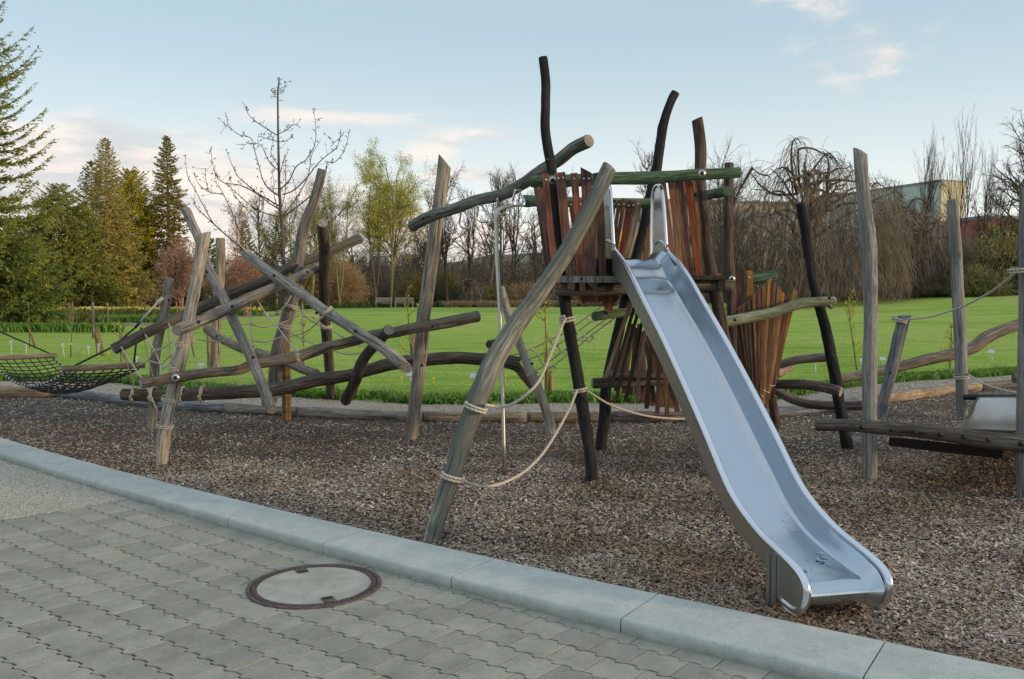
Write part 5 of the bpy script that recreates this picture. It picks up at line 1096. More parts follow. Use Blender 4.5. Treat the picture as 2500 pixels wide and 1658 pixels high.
# weeping beech, with hanging curtains
def weeping(name, label, px, Y, halfpx, prof_px, n, zb=.25, mat=BARK_W, ry=.8, arches=None):
    b = ground_at(px, Y); t = thing(name, label, 'tree', b, 'weeping trees'); tb = TB(); xs, ys = zip(*prof_px)
    def top(x): return H + (YH - np.interp(x / Y * F + 1250, xs, ys)) / F * Y
    Rx = halfpx / F * Y; Ry = Rx * ry
    def canopy(x, y):
        u = (y - b[1]) / Ry; k = math.sqrt(max(0, 1 - u * u)); return b[2] + (top(x) - b[2]) * (.35 + .65 * k)
    tb.path([b, b + np.array([.1, 0, (top(b[0]) - b[2]) * .5]), b + np.array([-.2, 0, (top(b[0]) - b[2]) * .9])], np.array([.35, .25, .1]), 7)
    # arching limbs
    for i in range(34):
        a = rng.uniform(0, 6.28); R = rng.uniform(.45, 1.0); e = np.array([b[0] + math.cos(a) * Rx * R, b[1] + math.sin(a) * Ry * R, 0]); ez = canopy(e[0], e[1]) * rng.uniform(.8, 1.0); st_ = b + np.array([0, 0, (top(b[0]) - b[2]) * rng.uniform(.25, .85)])
        P = []
        for k in range(9):
            u = k / 8; p = st_ + (e - st_) * u; p[2] = st_[2] + (ez - st_[2]) * u + .5 * math.sin(u * math.pi) * rng.uniform(.7, 1.2); p += rng.normal(0, .10, 3); p[2] = min(p[2], canopy(p[0], p[1])); P.append(p)
        tb.path(P, np.linspace(.13, .03, 9), 4)
    for i in range(n):
        a = rng.uniform(0, 6.28); R = math.sqrt(rng.uniform(0, 1)) if rng.uniform() < .5 else rng.uniform(.8, 1.03); x, y = b[0] + math.cos(a) * Rx * R, b[1] + math.sin(a) * Ry * R
        zc = canopy(x, y); z = zc - abs(rng.normal(0, .16)) * (zc - b[2]) if rng.uniform() < .55 else b[2] + (zc - b[2]) * rng.uniform(.3, 1); L = rng.uniform(.2, .55) * (zc - b[2]); m = 7
        if z > b[2] + .62 * (zc - b[2]) and rng.uniform() < .5: z = b[2] + (zc - b[2]) * rng.uniform(.25, .66)
        ph = rng.uniform(0, 6.28); ou = rng.uniform(.1, .55)
        P = [np.array([x, y, z])]; d = unit(np.array([math.cos(a) * ou, math.sin(a) * ou, -.5]) + rng.normal(0, .22, 3))
        for k in range(m): d = unit(d + np.array([0, 0, -.32]) + rng.normal(0, .27, 3)); q = P[-1] + d * L / m; q[2] = max(q[2], b[2] + zb); P.append(q)
        w = Y / F * rng.choice([.35, .55, .9]); tb.path(P, np.linspace(w, w * .4, m + 1), 3)
    if arches:
        tl = TB()
        for A_l in arches:
            dy_ = rng.uniform(-3, 1.5); P = cat_spline([U(x, y, Y + dy_ + .3 * k) for k, (x, y) in enumerate(A_l)], 4); tl.path(P, np.linspace(.11, .03, len(P)), 5)
            for k in range(2, len(P)):
                for s_ in range(3):
                    q = P[k]; d = unit(np.array([rng.normal(0, .5), rng.normal(0, .5), .2])); Q = [q]
                    for u in range(6): d = unit(d + np.array([0, 0, -.45]) + rng.normal(0, .2, 3)); Q.append(Q[-1] + d * rng.uniform(.15, .42))
                    tl.path(np.array(Q), np.linspace(.014, .006, 7), 3)
        tl.mesh_wood('arching_limbs', BARK_D, t)
    return tb.mesh_wood('trunk_and_hanging_twigs', mat, t)
weeping('weeping_beech', 'big bare weeping tree hanging to the ground behind the right posts', 1965, 60, 225, [(1735, 560), (1770, 500), (1830, 460), (1870, 425), (1915, 345), (1950, 345), (1975, 372), (2040, 365), (2100, 420), (2150, 470), (2190, 520), (2230, 600)], 4300, arches=[[(1949, 471), (1936, 446), (1917, 444), (1907, 487)], [(1955, 465), (1949, 442), (1926, 417), (1907, 409), (1875, 428), (1847, 420), (1837, 409)], [(1949, 474), (1891, 474), (1856, 452), (1843, 436), (1831, 420)], [(1945, 471), (1933, 404), (1934, 353), (1945, 337), (1957, 353)], [(1952, 465), (1949, 391), (1952, 364), (1984, 363), (2009, 375), (2041, 391), (2060, 417)], [(2019, 471), (2022, 423), (2022, 391), (2009, 369)], [(1987, 471), (1996, 439), (2009, 423), (2035, 420)], [(1837, 409), (1818, 442), (1802, 471), (1792, 487)], [(1955, 455), (1990, 407), (2022, 374), (2047, 404), (2067, 442)]])
weeping('weeping_beech', 'lower bare weeping tree in front of the green building', 2235, 64, 118, [(2110, 590), (2140, 520), (2190, 490), (2235, 485), (2290, 510), (2330, 560), (2360, 640)], 2500, arches=[[(2173, 573), (2199, 541), (2218, 506), (2231, 487), (2250, 487), (2272, 503), (2288, 529)], [(2221, 506), (2192, 508), (2154, 511), (2135, 541)], [(2180, 608), (2221, 599), (2262, 592), (2294, 615)], [(2129, 455), (2141, 446), (2154, 455)]])
weeping('weeping_shrub', 'small brown weeping shrub near the far lawn edge right of the middle post', 1148, 86, 27, [(1118, 720), (1125, 690), (1148, 677), (1170, 690), (1180, 720)], 420, .05)
# brown dome shrubs and the shrubbery belt
def shrub(name, label, px, py, Y, half, mat, leaf=None, ln=0, group='twiggy shrubs round the lawn', n=500):
    b = ground_at(px, Y); h = ztop(py, Y) - b[2]; R = half / F * Y; t = thing(name, label, 'shrub', b, group); tb = TB(); tp = []
    for i in range(n):
        a = rng.uniform(0, 6.28); q = math.acos(rng.uniform(0.02, 1)) ; k = rng.uniform(.55, 1.05); tip = b + np.array([math.cos(a) * math.sin(q) * R * k, math.sin(a) * math.sin(q) * R * k, math.cos(q) ** .7 * h * k])
        s0 = b + np.array([math.cos(a), math.sin(a), 0]) * R * .12 * rng.uniform(0, 1); md = (s0 + tip) / 2 + np.array([0, 0, .18 * h * rng.uniform(-.2, 1)]) + rng.normal(0, .05 * R, 3)
        w = Y / F * rng.uniform(.3, .9); tb.path(cat_spline([s0, md, tip], 3), np.linspace(w * 1.4, w * .4, 7), 3); tp.append((tip, tip - md))
        for s_ in range(3):
            u = rng.uniform(.4, .95); p = md + (tip - md) * u; e = p + (unit(tip - md) * .6 + rng.normal(0, .6, 3)) * R * .22; tb.path([p, (p + e) / 2 + rng.normal(0, .02 * R, 3), e], np.array([w * .7, w * .5, w * .3]), 3); tp.append((e, e - p))
    tb.mesh_wood('twigs', mat, t)
    if leaf is not None:
        k = rng.integers(0, len(tp), ln); P = np.array([tp[i][0] for i in k]) + rng.normal(0, .06 * R, (ln, 3)); D = np.array([tp[i][1] for i in k]) + rng.normal(0, .5 * R, (ln, 3)); z = Y / F; tb.leaves(P, D, rng.uniform(1.8, 4, ln) * z, rng.uniform(.7, 1.5, ln) * z); tb.mesh_leaf('leaves', leaf, t)
    return t
shrub('shrub', 'wide tan brown domed shrub left of the benches', 812, 625, 86, 92, BARK_B, None, 0, n=1500)
shrub('shrub', 'tan brown domed shrub behind the log crossing', 728, 640, 84, 62, BARK_B, None, 0, n=800)
SA = shrub('shrub', 'olive twiggy shrub behind the left bench', 880, 700, 98, 48, BARK_O, L_BUSH, 900, n=450)
SB = shrub('shrub', 'olive shrub right of the forked tree', 1010, 655, 104, 55, BARK_O, L_PALE, 1200, n=500)
SC = shrub('shrub', 'pinkish tan twiggy thicket right of the fire pole', 1290, 690, 92, 58, BARK_B, None, 0, n=600)
SD = shrub('shrub', 'dark green bush near the small weeping shrub', 1125, 695, 92, 32, BARK_D, L_EVER, 1500, n=250)
gp_ = 'twiggy shrubs round the lawn'
for src, px, Y, rz, sc, lab in ((SB, 1085, 108, 1, 1.05, 'olive shrub behind the bare tree near the middle post'), (SA, 1215, 100, 2, 1.15, 'olive shrub behind the fire pole'), (SC, 1400, 97, 3, 1.1, 'tan thicket seen between the leaning post and black post'), (SB, 1340, 112, 4, 1.35, 'olive thicket behind the gnarled bare tree'),
                                (SC, 1560, 100, 2, 1.1, 'tan thicket hidden behind the tower deck'), (SB, 1660, 112, .5, 1.5, 'olive thicket behind the slide top'), (SA, 640, 74, 1.3, .9, 'low olive shrub behind the rope net'), (SA, 700, 82, 4.3, .8, 'low olive shrub right of the rope net'),
                                (SD, 930, 100, .4, .8, 'low dark bush between the two benches'), (SD, 1060, 98, 1.4, 1.0, 'dark green bush right of the benches'), (SA, 1750, 80, .7, 1.2, 'olive shrub behind the low green rail'), (SB, 560, 70, 2.4, .8, 'olive shrub under the small dark conifer'),
                                (SB, 880, 125, 5, 1.6, 'distant olive thicket left of the forked tree'), (SC, 1190, 125, .9, 1.5, 'distant tan thicket above the grass beds'), (SB, 2440, 62, 1.2, 1.1, 'dark thicket before the red building'), (SA, 2390, 60, 2.6, 1.0, 'olive shrub right of the big weeping trees'), (SD, 2470, 61, .2, 1.3, 'dark evergreen bush at the right edge')):
    copy_thing(src, 'shrub', ground_at(px, Y), rz, (sc, sc, sc), lab, gp_)
shrub('forsythia', 'small yellow flowering bush before the red building', 2412, 662, 60, 24, BARK_O, islandmat('yellow_flowers', [(.55, .42, .03), (.40, .34, .03)], .8, .3), 1100, 'twiggy shrubs round the lawn', 160)
conifer('evergreen_bush', 'dark evergreen mass at the right edge under the red building', 2455, 560, 68, 85, L_BUSH, 150, droop=0, up=.4, taper=.3, base=0, group='dark evergreens at the right', dens=26)

# far wood closing the view, ground cover, dry grass beds
tb = TB(); P, D, L = [], [], []
def treeline(n, m0, m1, Y0, Y1, h0, h1):
    for i in range(n):
        Y = rng.uniform(Y0, Y1); m = rng.uniform(m0, m1); x = m * Y; z = float(terr(x, Y)); h = rng.uniform(h0, h1) * (.8 + .35 * mnoise.noise(Vector((m * 14, 0, 2)))); p = np.array([x, Y, z]); q = p + np.array([rng.normal(0, .12) * h, rng.normal(0, .1) * h, h]); w = Y / F * rng.uniform(.35, .8)
        tb.path(cat_spline([p, (p + q) / 2 + rng.normal(0, .05 * h, 3), q], 2), np.linspace(w * 1.6, w * .4, 5), 3)
        for k in range(4): u = rng.uniform(.25, .9); a = p + (q - p) * u; e = a + np.array([rng.normal(0, .22), rng.normal(0, .2), rng.uniform(.1, .35)]) * h; tb.path([a, (a + e) / 2, e], np.array([w, w * .6, w * .3]), 3)
treeline(3800, -.30, .26, 108, 150, 2.5, 8.5); treeline(900, -.62, -.28, 66, 90, 1.0, 3.4); treeline(1100, .2, .62, 70, 100, 1.0, 4.0)
o = tb.mesh_wood('undergrowth', BARK_W, None); tag(o, 'tangled brown undergrowth and saplings closing off the park', 'undergrowth', kind='stuff')
P = []
for i in range(30000):
    m = rng.uniform(-.62, .62); y = farY(m) + (rng.uniform(.2, 14) if not -.16 < m < -.11 else rng.uniform(2.5, 14)) ; x = m * y; P.append((x, y, float(terr(x, y))))
tag(blades('ground_cover', P, (.15, .55), (.06, .2), islandmat('cover', [(.03, .07, .015), (.07, .13, .02), (.11, .12, .035), (.09, .075, .035)], .85, .15), .5), 'green and brown ground cover along the far edge of the lawn', 'ground cover', kind='stuff')
P = []
for i in range(9000):
    m = rng.uniform(-.075, .125); y = farY(m) - rng.uniform(-.3, 1.6); 
    if mnoise.noise(Vector((m * 60, 0, 0))) > -.25: P.append((m * y, y, 0))
tag(blades('dry_grass', P, (.25, .75), (.03, .09), islandmat('straw', [(.30, .20, .12), (.42, .31, .20), (.22, .15, .09)], .9, .2), .8), 'clumps of dry tan ornamental grass along the far lawn edge', 'dry grass', kind='stuff')
# left flower beds
P = []
for i in range(9000): px = rng.uniform(-60, 560); y = rng.uniform(46, 66) ; m = (px - 1250) / F; P.append((m * y, y, 0))
BEDS = [(150, 640, 56, 61, (.12, .4)), (240, 420, 44, 47, (.1, .35)), (-100, 300, 34, 35, (.05, .2))]
P = []
for a, b, y0, y1, _ in BEDS:
    for i in range(4500): y = rng.uniform(y0, y1); P.append(((rng.uniform(a, b) - 1250) / F * y, y, 0))
tag(blades('bed_plants', P, (.1, .42), (.04, .10), VERGE, .3), 'green spring growth in the flower beds left of the lawn', 'bed plants', kind='stuff')
mb = MB()
for i in range(900):
    y = rng.uniform(56, 60.5); px = rng.uniform(120, 640); k = mnoise.noise(Vector((px * .02, y, 0)))
    if k > -.35: mb.ball(np.array([(px - 1250) / F * y, y, rng.uniform(.36, .52)]), rng.uniform(.045, .085), 3, .8)
tag(mb.build('daffodils', islandmat('daffodil_petals', [(.60, .50, .08), (.62, .58, .22), (.55, .38, .04)], .7, .2), None), 'long drift of yellow daffodils in front of the conifers', 'daffodils', kind='stuff')
tag(mbd.build('dandelions', YEL, None), 'a few yellow dandelions dotted in the verge', 'dandelions', kind='stuff')
bd = plainmat('bare_bed_soil', (.24, .185, .125), .95, 0, 2, .4); V = [(((p - 1250) / F * y), y, .012) for p, y in ((-200, 39), (120, 38.5), (300, 40), (520, 43), (560, 52), (700, 56), (640, 62), (-200, 62))]
tag(mk('flower_bed', V, [tuple(range(8))], bd), kind='structure')
V = [(((p - 1250) / F * y), y, .02) for p, y in ((-400, 33), (-30, 36), (150, 41.5), (190, 45), (100, 48), (-400, 50))]; tag(mk('park_path', V, [tuple(range(6))], plainmat('grey_path', (.30, .28, .27), .9, 0, 3, .2)), kind='structure')
V = [(((p - 1250) / F * y), y, .012) for p, y in ((-140, 14.2), (60, 14.0), (330, 13.0), (330, 15.5), (250, 17.5), (110, 15.6), (-140, 15.2))]
P = [(-4.2, 13.4), (-4.6, 15.2)]

# ------------------------------------------------------------------ young bare tree with wrapped trunk
YT = 11.08
yt = thing('young_tree', 'young leafless tree with reed wrapped trunk standing in the bark among the logs', 'tree', G(700, 1028)); tb = TB()
cf = lambda x, y: (440 + x * .2997, 170 + y * .2997)
def tpath(pts, r0, r1, dy=0.0, sides=5):
    n = len(pts); P = cat_spline([U(x, y, YT + dy * i / (n - 1)) for i, (x, y) in enumerate(pts)], 5); tb.path(P, np.linspace(r0, r1, len(P)), sides); return P
trunk = [(700, 1035), (699, 900), (697, 780), (692, 690), (692, 640)] + [cf(*q) for q in ((835, 1400), (820, 1180), (808, 1000), (805, 900), (800, 650), (797, 500), (795, 200), (802, 120), (805, 60))]
PT = tpath(trunk, .032, .007, 0, 7); BR = []
br = [[(790, 535), (700, 480), (620, 425), (560, 370), (515, 275)], [(800, 525), (870, 490), (920, 450), (960, 455)], [(790, 585), (700, 560), (640, 540)], [(805, 590), (860, 580), (910, 548)], [(800, 820), (740, 770), (700, 700), (655, 615), (580, 600), (500, 615)], [(805, 1030), (720, 970), (670, 890), (640, 780), (600, 640), (578, 560), (480, 530), (410, 480), (360, 448)],
      [(420, 490), (390, 440), (375, 390)], [(820, 970), (890, 900), (945, 790), (1020, 740), (1080, 650), (1105, 560), (1100, 430), (1083, 330)], [(830, 1020), (930, 980), (1040, 870), (1100, 790), (1180, 710), (1270, 640), (1300, 560), (1310, 495)], [(840, 1200), (1000, 1080), (1130, 960), (1190, 810), (1200, 760), (1270, 745), (1340, 650), (1380, 500)],
      [(820, 1120), (700, 1050), (590, 990), (480, 940), (350, 920), (290, 850), (262, 760), (250, 640)], [(810, 1140), (700, 1070), (560, 950), (470, 870), (420, 770), (375, 660)], [(800, 1200), (640, 1150), (520, 1060), (430, 980), (380, 935)], [(820, 1500), (720, 1400), (640, 1280), (560, 1160), (520, 1120)],
      [(740, 1560), (600, 1480), (490, 1330), (440, 1200), (350, 1010), (300, 930), (285, 850)], [(350, 1010), (240, 1000), (150, 930), (115, 850)], [(830, 1640), (700, 1568), (560, 1500), (400, 1370), (270, 1250), (190, 1110), (110, 960), (60, 870), (40, 700)], [(310, 1290), (200, 1190), (130, 1120), (100, 1050)], [(780, 1500), (690, 1350), (660, 1230), (600, 1130)],
      [(835, 1190), (950, 1040), (1040, 870), (1070, 700), (1140, 580)], [(850, 1500), (1050, 1370), (1200, 1260), (1330, 1140), (1430, 980)], [(1330, 1140), (1400, 1110), (1500, 990)], [(800, 200), (840, 180), (855, 110)], [(795, 230), (765, 210), (760, 180)], [(820, 1150), (855, 1000), (860, 850), (858, 745)], [(790, 1130), (760, 1000), (765, 930), (750, 830)], [(240, 1000), (212, 920), (205, 810)], [(800, 900), (830, 780), (850, 710)],
      [(800, 780), (740, 690), (760, 560)], [(640, 1150), (650, 1050), (655, 1000)], [(520, 1120), (430, 1000), (400, 890)], [(1300, 560), (1250, 590), (1215, 545)], [(850, 1300), (940, 1180), (935, 940), (880, 930)]]
for i, b_l in enumerate(br):
    L_ = sum(math.hypot(b_l[k + 1][0] - b_l[k][0], b_l[k + 1][1] - b_l[k][1]) for k in range(len(b_l) - 1)); P = tpath([cf(*q) for q in b_l], .0045 + .0095 * L_ / 1500, .003, rng.uniform(-.9, .9) * L_ / 1100, 4)
    for k in range(2, len(P)):
        if rng.uniform() < .62:
            d = unit(unit(P[k] - P[k - 1]) * .6 + rng.normal(0, .7, 3) + np.array([0, 0, .3])); l = rng.choice([.03, .05, .08, .16], p=[.4, .3, .2, .1]); tb.path([P[k], P[k] + d * l], np.array([.003, .002]), 3); BR.append(P[k] + d * l)
    BR.append(P[-1])
for k in range(20, len(PT)):
    if rng.uniform() < .6: d = unit(rng.normal(0, 1, 3) + np.array([0, 0, .3])); l = .05; tb.path([PT[k], PT[k] + d * l], np.array([.003, .002]), 3); BR.append(PT[k] + d * l)
tb.mesh_wood('trunk_and_branches', plainmat('young_bark', (.10, .075, .07), .85, 0, 20, .3), yt)
k = np.repeat(np.array(BR), 3, 0); tb.leaves(k + rng.normal(0, .004, k.shape), rng.normal(0, 1, k.shape) + np.array([0, 0, .5]), .026, .007); tb.mesh_leaf('buds', islandmat('green_buds', [(.10, .12, .04), (.14, .15, .06), (.10, .07, .04)], .8), yt)
REED = [plainmat('reed_a', (.42, .24, .10), .8, 0, 30, .3), plainmat('reed_b', (.32, .17, .075), .8, 0, 30, .3), plainmat('reed_c', (.50, .33, .17), .8, 0, 30, .3)]
c0, c1 = U(700, 1034, YT), U(698, 782, YT)
for i in range(18):
    a = i * 2 * math.pi / 18; o_ = np.array([math.cos(a), math.sin(a), 0]) * .048; V, Fc, gc, _ = tube(np.array([c0 + o_, (c0 + c1) / 2 + o_, c1 + o_ + np.array([0, 0, random.uniform(-.02, .02)])]), .0095, 6); mk('reed', V, Fc, REED[i % 3], yt, True)
for t in (.12, .45, .8): coils(c0 + (c1 - c0) * t, (0, 0, 1), .058, .003, 1.6, .012).build('binding_wire', DARKM, yt)

# ------------------------------------------------------------------ saplings with stakes, plant labels
STK = wood('stake_wood', (.26, .17, .08), (.42, .30, .16), crack=.2)
def sapling(lab, px, pyb, pyt, wob, stake, twigs=10, leafy=True, grp='young saplings along the lawn edge'):
    b = G(px, pyb); Y = b[1]; t = thing('sapling', lab, 'sapling', b, grp); tb = TB(); n = 8; P = []
    for i in range(n + 1): u = i / n; P.append(U(px + wob * u + random.uniform(-1.5, 1.5) * u, pyb + (pyt - pyb) * u, Y))
    tb.path(P, np.linspace(.018, .006, n + 1), 5); BR = []
    for i in range(twigs):
        k = random.randint(2, n); d = unit(np.array([rng.normal(0, .8), rng.normal(0, .8), .9])); l = random.uniform(.08, .3); tb.path([P[k], P[k] + d * l * .5, P[k] + d * l + np.array([0, 0, .03])], np.array([.007, .005, .003]), 3); BR += [P[k] + d * l, P[k] + d * l * .6, P[k]]
    tb.mesh_wood('stem', BARK, t)
    if leafy: k = np.repeat(np.array(BR), 5, 0) + rng.normal(0, .025, (len(BR) * 5, 3)); tb.leaves(k, rng.normal(0, 1, k.shape) + np.array([0, 0, .6]), .05, .012); tb.mesh_leaf('young_leaves', L_SPRING if leafy is True else leafy, t)
    for dx_, py in stake:
        q0, q1 = G(px + dx_, pyb + 2), U(px + dx_, py, Y); q0[1] = Y; V, Fc, gc, ns = tube(np.array([q0, (q0 + q1) / 2, q1]), .028, 8, .03); mk('stake', V, Fc, STK, t, [True] * ns + [False] * 2, gc=gc)
sapling('budding sapling on two stakes seen right of the leaning post', 1341, 966, 758, -12, ((-6, 862), (5, 905)), 14)
sapling('thin sapling with one stake left of the tall middle post', 1013, 955, 712, -22, ((-4, 808),), 12)
sapling('slim sapling between the black leaning post and the knotty grey post', 2092, 905, 745, -22, (), 16)
sapling('small leafing shrubby sapling between the short leaning post and slim post', 2318, 915, 800, 6, (), 22)
sapling('sapling behind the rope net of the climbing frame', 742, 895, 700, -4, (), 12); sapling('reddish sapling with two stakes behind the leftmost crossing', 508, 905, 760, -4, ((0, 818), (8, 800)), 8)
sapling('staked sapling between hammock and left posts', 296, 885, 770, -6, ((2, 812),), 8); sapling('bare sapling with two stakes above the hammock', 237, 870, 722, -12, ((4, 800), (-3, 810)), 8, False); sapling('very thin sapling by the far left flower bed', 73, 850, 735, -5, ((-3, 800),), 4, False)
sapling('thin sapling in the bed behind the net hammock', 175, 835, 742, -3, (), 12, False)
for i, (px, lab) in enumerate(((168, 'left cut stake of the close pair in the flower bed'), (177, 'right cut stake of the close pair in the flower bed'), (262, 'pollarded little tree with white sleeve in the beds'), (140, 'short cut stake left of the close pair'), (227, 'tall cut stem left of the pollarded little tree'))):
    b = ground_at(px, 40 if px != 227 else 30); s = thing('bed_stake', lab, 'stake', b, 'stakes in the left beds'); top = ztop(738 if px != 140 else 765, b[1]); V, Fc, gc, ns = tube(np.array([b, (b + np.array([0, 0, top])) / 2 + np.array([b[0] / 2, b[1] / 2, 0]) * 0 + np.array([0, 0, 0]), np.array([b[0], b[1], top])]) if False else np.array([b, np.array([b[0] + .01, b[1], top / 2]), np.array([b[0], b[1], top])]), .05, 7, .05); mk('pole', V, Fc, W_WARM, s, True, gc=gc)
SIGN = plainmat('pale_label_plate', (.36, .42, .50), .4); POSTW = plainmat('pale_label_stem', (.50, .50, .48), .6)
for px, pyb, pyt, w, lab in ((27, 868, 829, 9, 'first plant label from the left edge by the hammock'), (64, 870, 833, 9, 'second plant label from the left edge above the hammock'), (153, 872, 836, 8, 'plant label on a leaning stem above the hammock middle'), (216, 870, 842, 8, 'plant label above the right hammock bar'), (241, 872, 836, 6, 'narrow plant label just right of the hammock stake'),
                             (333, 905, 868, 9, 'plant label under the dark diagonal beam'), (491, 922, 884, 14, 'plant label seen under the crossing logs'), (1001, 965, 907, 16, 'leaning plant label left of the middle post foot'), (1156, 968, 911, 19, 'plant label between middle post and leaning post'), (2155, 896, 870, 17, 'plant label just left of the short leaning post'),
                             (2103, 890, 874, 7, 'plant label edge on beside the knotty grey post'), (2420, 895, 852, 18, 'tilted plant label near the wavy log at right'), (252, 775, 763, 6, 'small white label in the left flower bed')):
    lean = {1001: -7, 1156: -5, 2420: -6, 153: -4}.get(px, 0); b = G(px - lean, pyb + 2); t = thing('plant_label', lab, 'plant label', b, 'white plant labels round the lawn'); Y = b[1]; top = U(px, pyt + 6, Y)
    MB().tube([b - np.array([0, 0, .02]), top], [.011, .011], 6).build('stem', POSTW, t); a = .9; M = np.array([[1, 0, 0], [0, math.cos(a), -math.sin(a)], [0, math.sin(a), math.cos(a)]]); MB().box(top, w * Y / F * .9, .085, .008, M).build('plate', SIGN, t, False)
for px, pyb, pyt, lab in ((1326, 968, 928, 'white peg left of the staked budding sapling'), (1991, 922, 888, 'thin white peg behind the black leaning post'), (192, 868, 838, 'thin white peg between labels above the hammock')):
    b = G(px, pyb); t = tag(MB().tube([b, U(px, pyt, b[1])], [.012, .010], 6).build('peg', POSTW, None), lab, 'peg', 'white pegs in the verge')
b = G(173, 872); t = thing('yellow_label', 'yellow plant label on a brown stake above the hammock', 'plant label', b); MB().tube([b, U(173, 843, b[1])], [.02, .02], 6).build('stem', W_OLD, t); MB().box(U(170, 840, b[1]), .12, .02, .03).build('plate', plainmat('yellow_plate', (.6, .45, .12), .5), t, False)

# ------------------------------------------------------------------ benches, far buildings, hill
BW = plainmat('grey_bench_wood', (.30, .29, .24), .85, 0, 8, .2)
def bench(px, w, lab):
    b = ground_at(px, 83.5); t = thing('park_bench', lab, 'bench', b, 'two grey park benches'); W_ = w / F * 83.5
    for x in (-1, 1):
        MB().box(b + np.array([x * W_ / 2, -.25, .32]), .07, .07, .64).build('leg', BW, t, False); MB().box(b + np.array([x * W_ / 2, .25, .45]), .07, .07, .9).build('leg', BW, t, False); MB().box(b + np.array([x * W_ / 2, 0, .64]), .08, .6, .05).build('armrest', BW, t, False)
    for k in range(4): MB().box(b + np.array([0, -.24 + k * .14, .42]), W_, .10, .035).build('seat_slat', BW, t, False)
    MB().box(b + np.array([0, .27, .88]), W_, .04, .09).build('top_rail', BW, t, False)
    m = MB()
    for k in range(17): m.box(b + np.array([(k - 8) * W_ / 17, .27, .66]), .05, .025, .36)
    m.build('back_slats', BW, t, False)['kind'] = 'stuff'
bench(937, 37, 'left one of the two grey benches beyond the lawn'); bench(987, 42, 'right one of the two grey benches, under the forked tree')
SKYM = None
GRN = plainmat('pale_green_cladding', (.52, .60, .50), .7, 0, .3, .08); YLW = plainmat('yellow_and_sunlit_cladding', (.50, .46, .28), .7, 0, .4, .12); GLS = plainmat('window_glass', (.22, .25, .32), .1, 0, 0, 0, 0, .8)  # yellow paints the low sunlight into the end wall; stair head shares it
BEI = plainmat('beige_render', (.40, .34, .26), .85, 0, .4, .08); REDB = plainmat('red_brick_wall', (.34, .13, .09), .9, 0, 3, .15); BLU = plainmat('pale_blue_wall', (.36, .43, .47), .7); CRM = plainmat('cream_wall', (.48, .45, .33), .85); GRF = plainmat('grey_roof_edge', (.25, .25, .25), .6)
def wallbox(name, a, b, depth, z0, z1, mat, par):
    a = np.array(a, float); b = np.array(b, float); d = unit(np.r_[b - a, 0]); n = np.array([-d[1], d[0], 0]) * depth; A, B = np.r_[a, 0], np.r_[b, 0]; V = []
    for z in (z0, z1):
        for p in (A, B, B + n, A + n): V.append(p + np.array([0, 0, z]))
    return mk(name, V, [(3, 2, 1, 0), (4, 5, 6, 7), (0, 1, 5, 4), (1, 2, 6, 5), (2, 3, 7, 6), (3, 0, 4, 7)], mat, par)
def wins(par, a, b, z0, z1, n, wf=.5, mat=GLS):
    a = np.array(a, float); b = np.array(b, float)
    for i in range(n):
        s = (i + .5 - wf / 2) / n; e = (i + .5 + wf / 2) / n; p, q = a + (b - a) * s, a + (b - a) * e; d = unit(np.r_[q - p, 0])[:2]; nn = np.array([d[1], -d[0]]) * .03
        o = wallbox('window', p + nn, q + nn, .12, z0, z1, GRF, par); g = nn * 1.8; wallbox('pane', p + g + d * .08, q + g - d * .08, .05, z0 + .08, z1 - .08, mat, o)
X_ = lambda px, Y: (px - 1250) / F * Y
gb = thing('green_building', 'flat roofed pale green building with yellow sunlit end behind the weeping trees', 'building', (X_(2100, 112), 112, 1))
a, c, e = (X_(2010, 122), 122), (X_(2288, 104), 104), (X_(2345, 112), 112)
zt = ztop(446, 104); wallbox('upper_wall', a, c, 3.7, zt - 4.6, zt, GRN, gb); dd = unit(np.r_[np.array(c) - np.array(a), 0])[:2]; nn_ = np.array([-dd[1], dd[0]]); q0_ = np.array(c) + dd * .12; wallbox('end_wall', q0_, q0_ + nn_ * 3.75, .1, .5, zt + .02, YLW, gb); wallbox('lower_wall', (a[0] + .3, a[1] + .4), (c[0] - .2, c[1] + .4), 3.2, .5, zt - 4.6, plainmat('grey_cladding', (.34, .34, .33), .8), gb); wallbox('roof_edge', (a[0], a[1] - .12), (c[0], c[1] - .12), 3.8, zt - .05, zt + .25, GRF, gb)
wins(gb, a, c, zt - 3.6, zt - 1.7, 7, .34); wins(gb, (a[0] + .3, a[1] + .4), (c[0] - .2, c[1] + .4), zt - 7.2, zt - 5.4, 9, .5)
gbl = thing('beige_building', 'long beige building behind the tower and big weeping tree', 'building', (X_(1800, 125), 125, 1)); a, c = (X_(1575, 128), 128), (X_(2040, 134), 134); zt = ztop(492, 128)
wallbox('wall', a, c, 12, .5, zt, BEI, gbl); wallbox('roof_edge', (a[0], a[1] - .2), (c[0], c[1] - .2), 12.4, zt, zt + .3, GRF, gbl); wins(gbl, a, c, zt - 3, zt - 1.3, 14, .5); wins(gbl, a, c, zt - 6.6, zt - 4.9, 14, .5); wallbox('stair_head', (X_(1975, 130), 130), (X_(1996, 130), 130), 3, zt + .3, zt + 2.2, YLW, gbl)
gc_ = thing('ochre_building', 'warm ochre building seen between the tower planks', 'building', (X_(1520, 118), 118, 1)); a, c = (X_(1440, 118), 118), (X_(1600, 120), 120); zt = ztop(560, 118); wallbox('wall', a, c, 10, .2, zt, plainmat('ochre_wall', (.58, .38, .17), .85, 0, .4, .1), gc_); wins(gc_, a, c, zt - 3, zt - 1.4, 5, .3); wallbox('roof_edge', (a[0], a[1] - .15), (c[0], c[1] - .15), 10.3, zt, zt + .25, GRF, gc_)
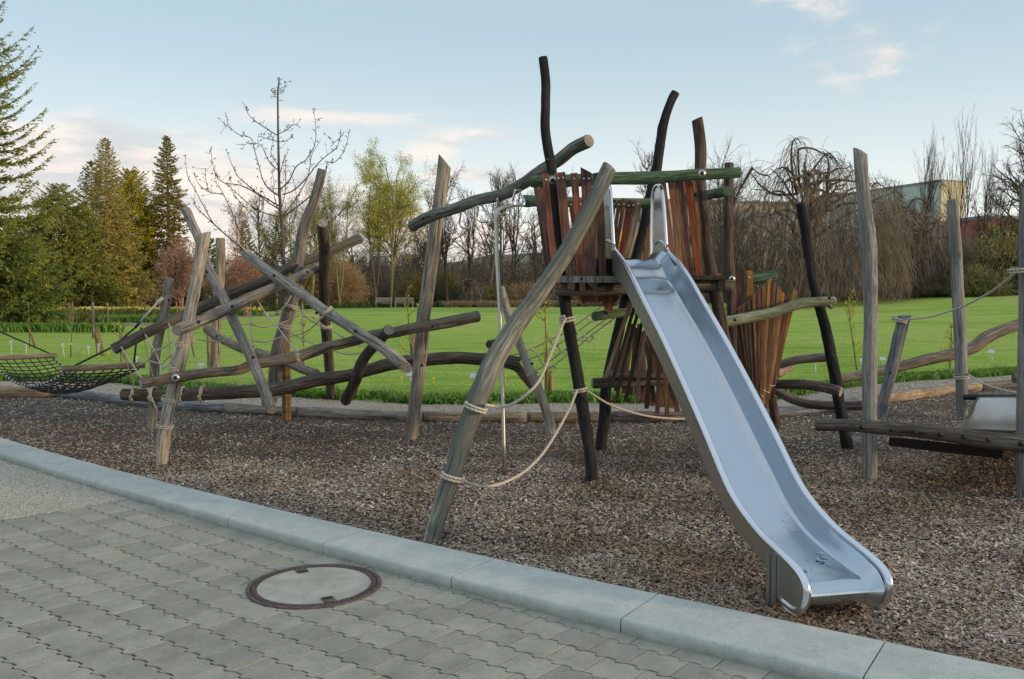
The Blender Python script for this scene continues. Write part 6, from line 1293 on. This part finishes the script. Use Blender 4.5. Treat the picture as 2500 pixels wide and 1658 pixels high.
rb_ = thing('red_building', 'red brick building with flat roof at the right behind the dark trees', 'building', (X_(2450, 100), 100, 1)); a, m2, c = (X_(2330, 104), 104), (X_(2395, 98), 98), (X_(2640, 100), 100); zt = ztop(572, 98)
wallbox('wall', a, m2, 12, .5, zt, REDB, rb_); wallbox('wall', (m2[0] + .05, m2[1]), c, 12, .5, ztop(535, 98), REDB, rb_); wallbox('roof_edge', (m2[0], m2[1] - .15), (c[0], c[1] - .15), 12.3, ztop(535, 98), ztop(535, 98) + .35, GRF, rb_); wins(rb_, m2, c, ztop(560, 98) - 1.6, ztop(560, 98), 5, .35, plainmat('bright_window', (.55, .6, .7), .1)); wins(rb_, m2, c, 2.2, 3.8, 5, .35)
lb = thing('pale_building', 'distant pale blue and cream building behind the forked yellow green tree', 'building', (X_(960, 210), 210, 0)); wallbox('blue_wing', (X_(903, 210), 210), (X_(950, 208), 208), 12, .2, ztop(625, 210), BLU, lb); wallbox('cream_wing', (X_(950, 214), 214), (X_(1020, 214), 214), 12, .2, ztop(621, 214), CRM, lb); wins(lb, (X_(952, 214), 214), (X_(1020, 214), 214), ztop(645, 214), ztop(634, 214), 5, .5)
# greenhouse dome roof
gh = thing('greenhouse', 'small pale green dome roof far behind the bare trees', 'greenhouse', (X_(1172, 160), 160, 0)); V = []; 
for i in range(9):
    for j in range(17): a = j * math.pi / 8; r = math.cos(i * math.pi / 18) * 26 / F * 160; V.append((X_(1172, 160) + math.cos(a) * r, 160 + math.sin(a) * r, ztop(662, 160) + math.sin(i * math.pi / 18) * 1.9))
mk('dome', V, [(i * 17 + j, i * 17 + j + 1, (i + 1) * 17 + j + 1, (i + 1) * 17 + j) for i in range(8) for j in range(16)], plainmat('pale_green_glass', (.30, .42, .35), .4), gh, True); MB().tube([(X_(1172, 160), 160, -.1), (X_(1172, 160), 160, ztop(660, 160))], [1.85, 1.9], 16).build('base_wall', CRM, gh)
# hill
V = []; NX, NZ = 60, 10
for j in range(NZ + 1):
    for i in range(NX + 1):
        px = -600 + i * 75; Y = 420 + j * 45; hh = np.interp(px, [-600, 700, 900, 1050, 1150, 1300, 1500, 2000, 3900], [650, 660, 655, 640, 620, 606, 603, 640, 660]); z = (ztop(hh, 700) * ss(j / NZ * 1.1) if j else -1) + 6 * mnoise.noise(Vector((px * .01, j * .4, 0))) * (j / NZ); V.append((X_(px, Y), Y, z))
hl = mk('hill', V, [(j * (NX + 1) + i, j * (NX + 1) + i + 1, (j + 1) * (NX + 1) + i + 1, (j + 1) * (NX + 1) + i) for j in range(NZ) for i in range(NX)], plainmat('wooded_hillside', (.13, .125, .075), .95, 0, .03, .45), None, True); tag(hl, kind='structure')
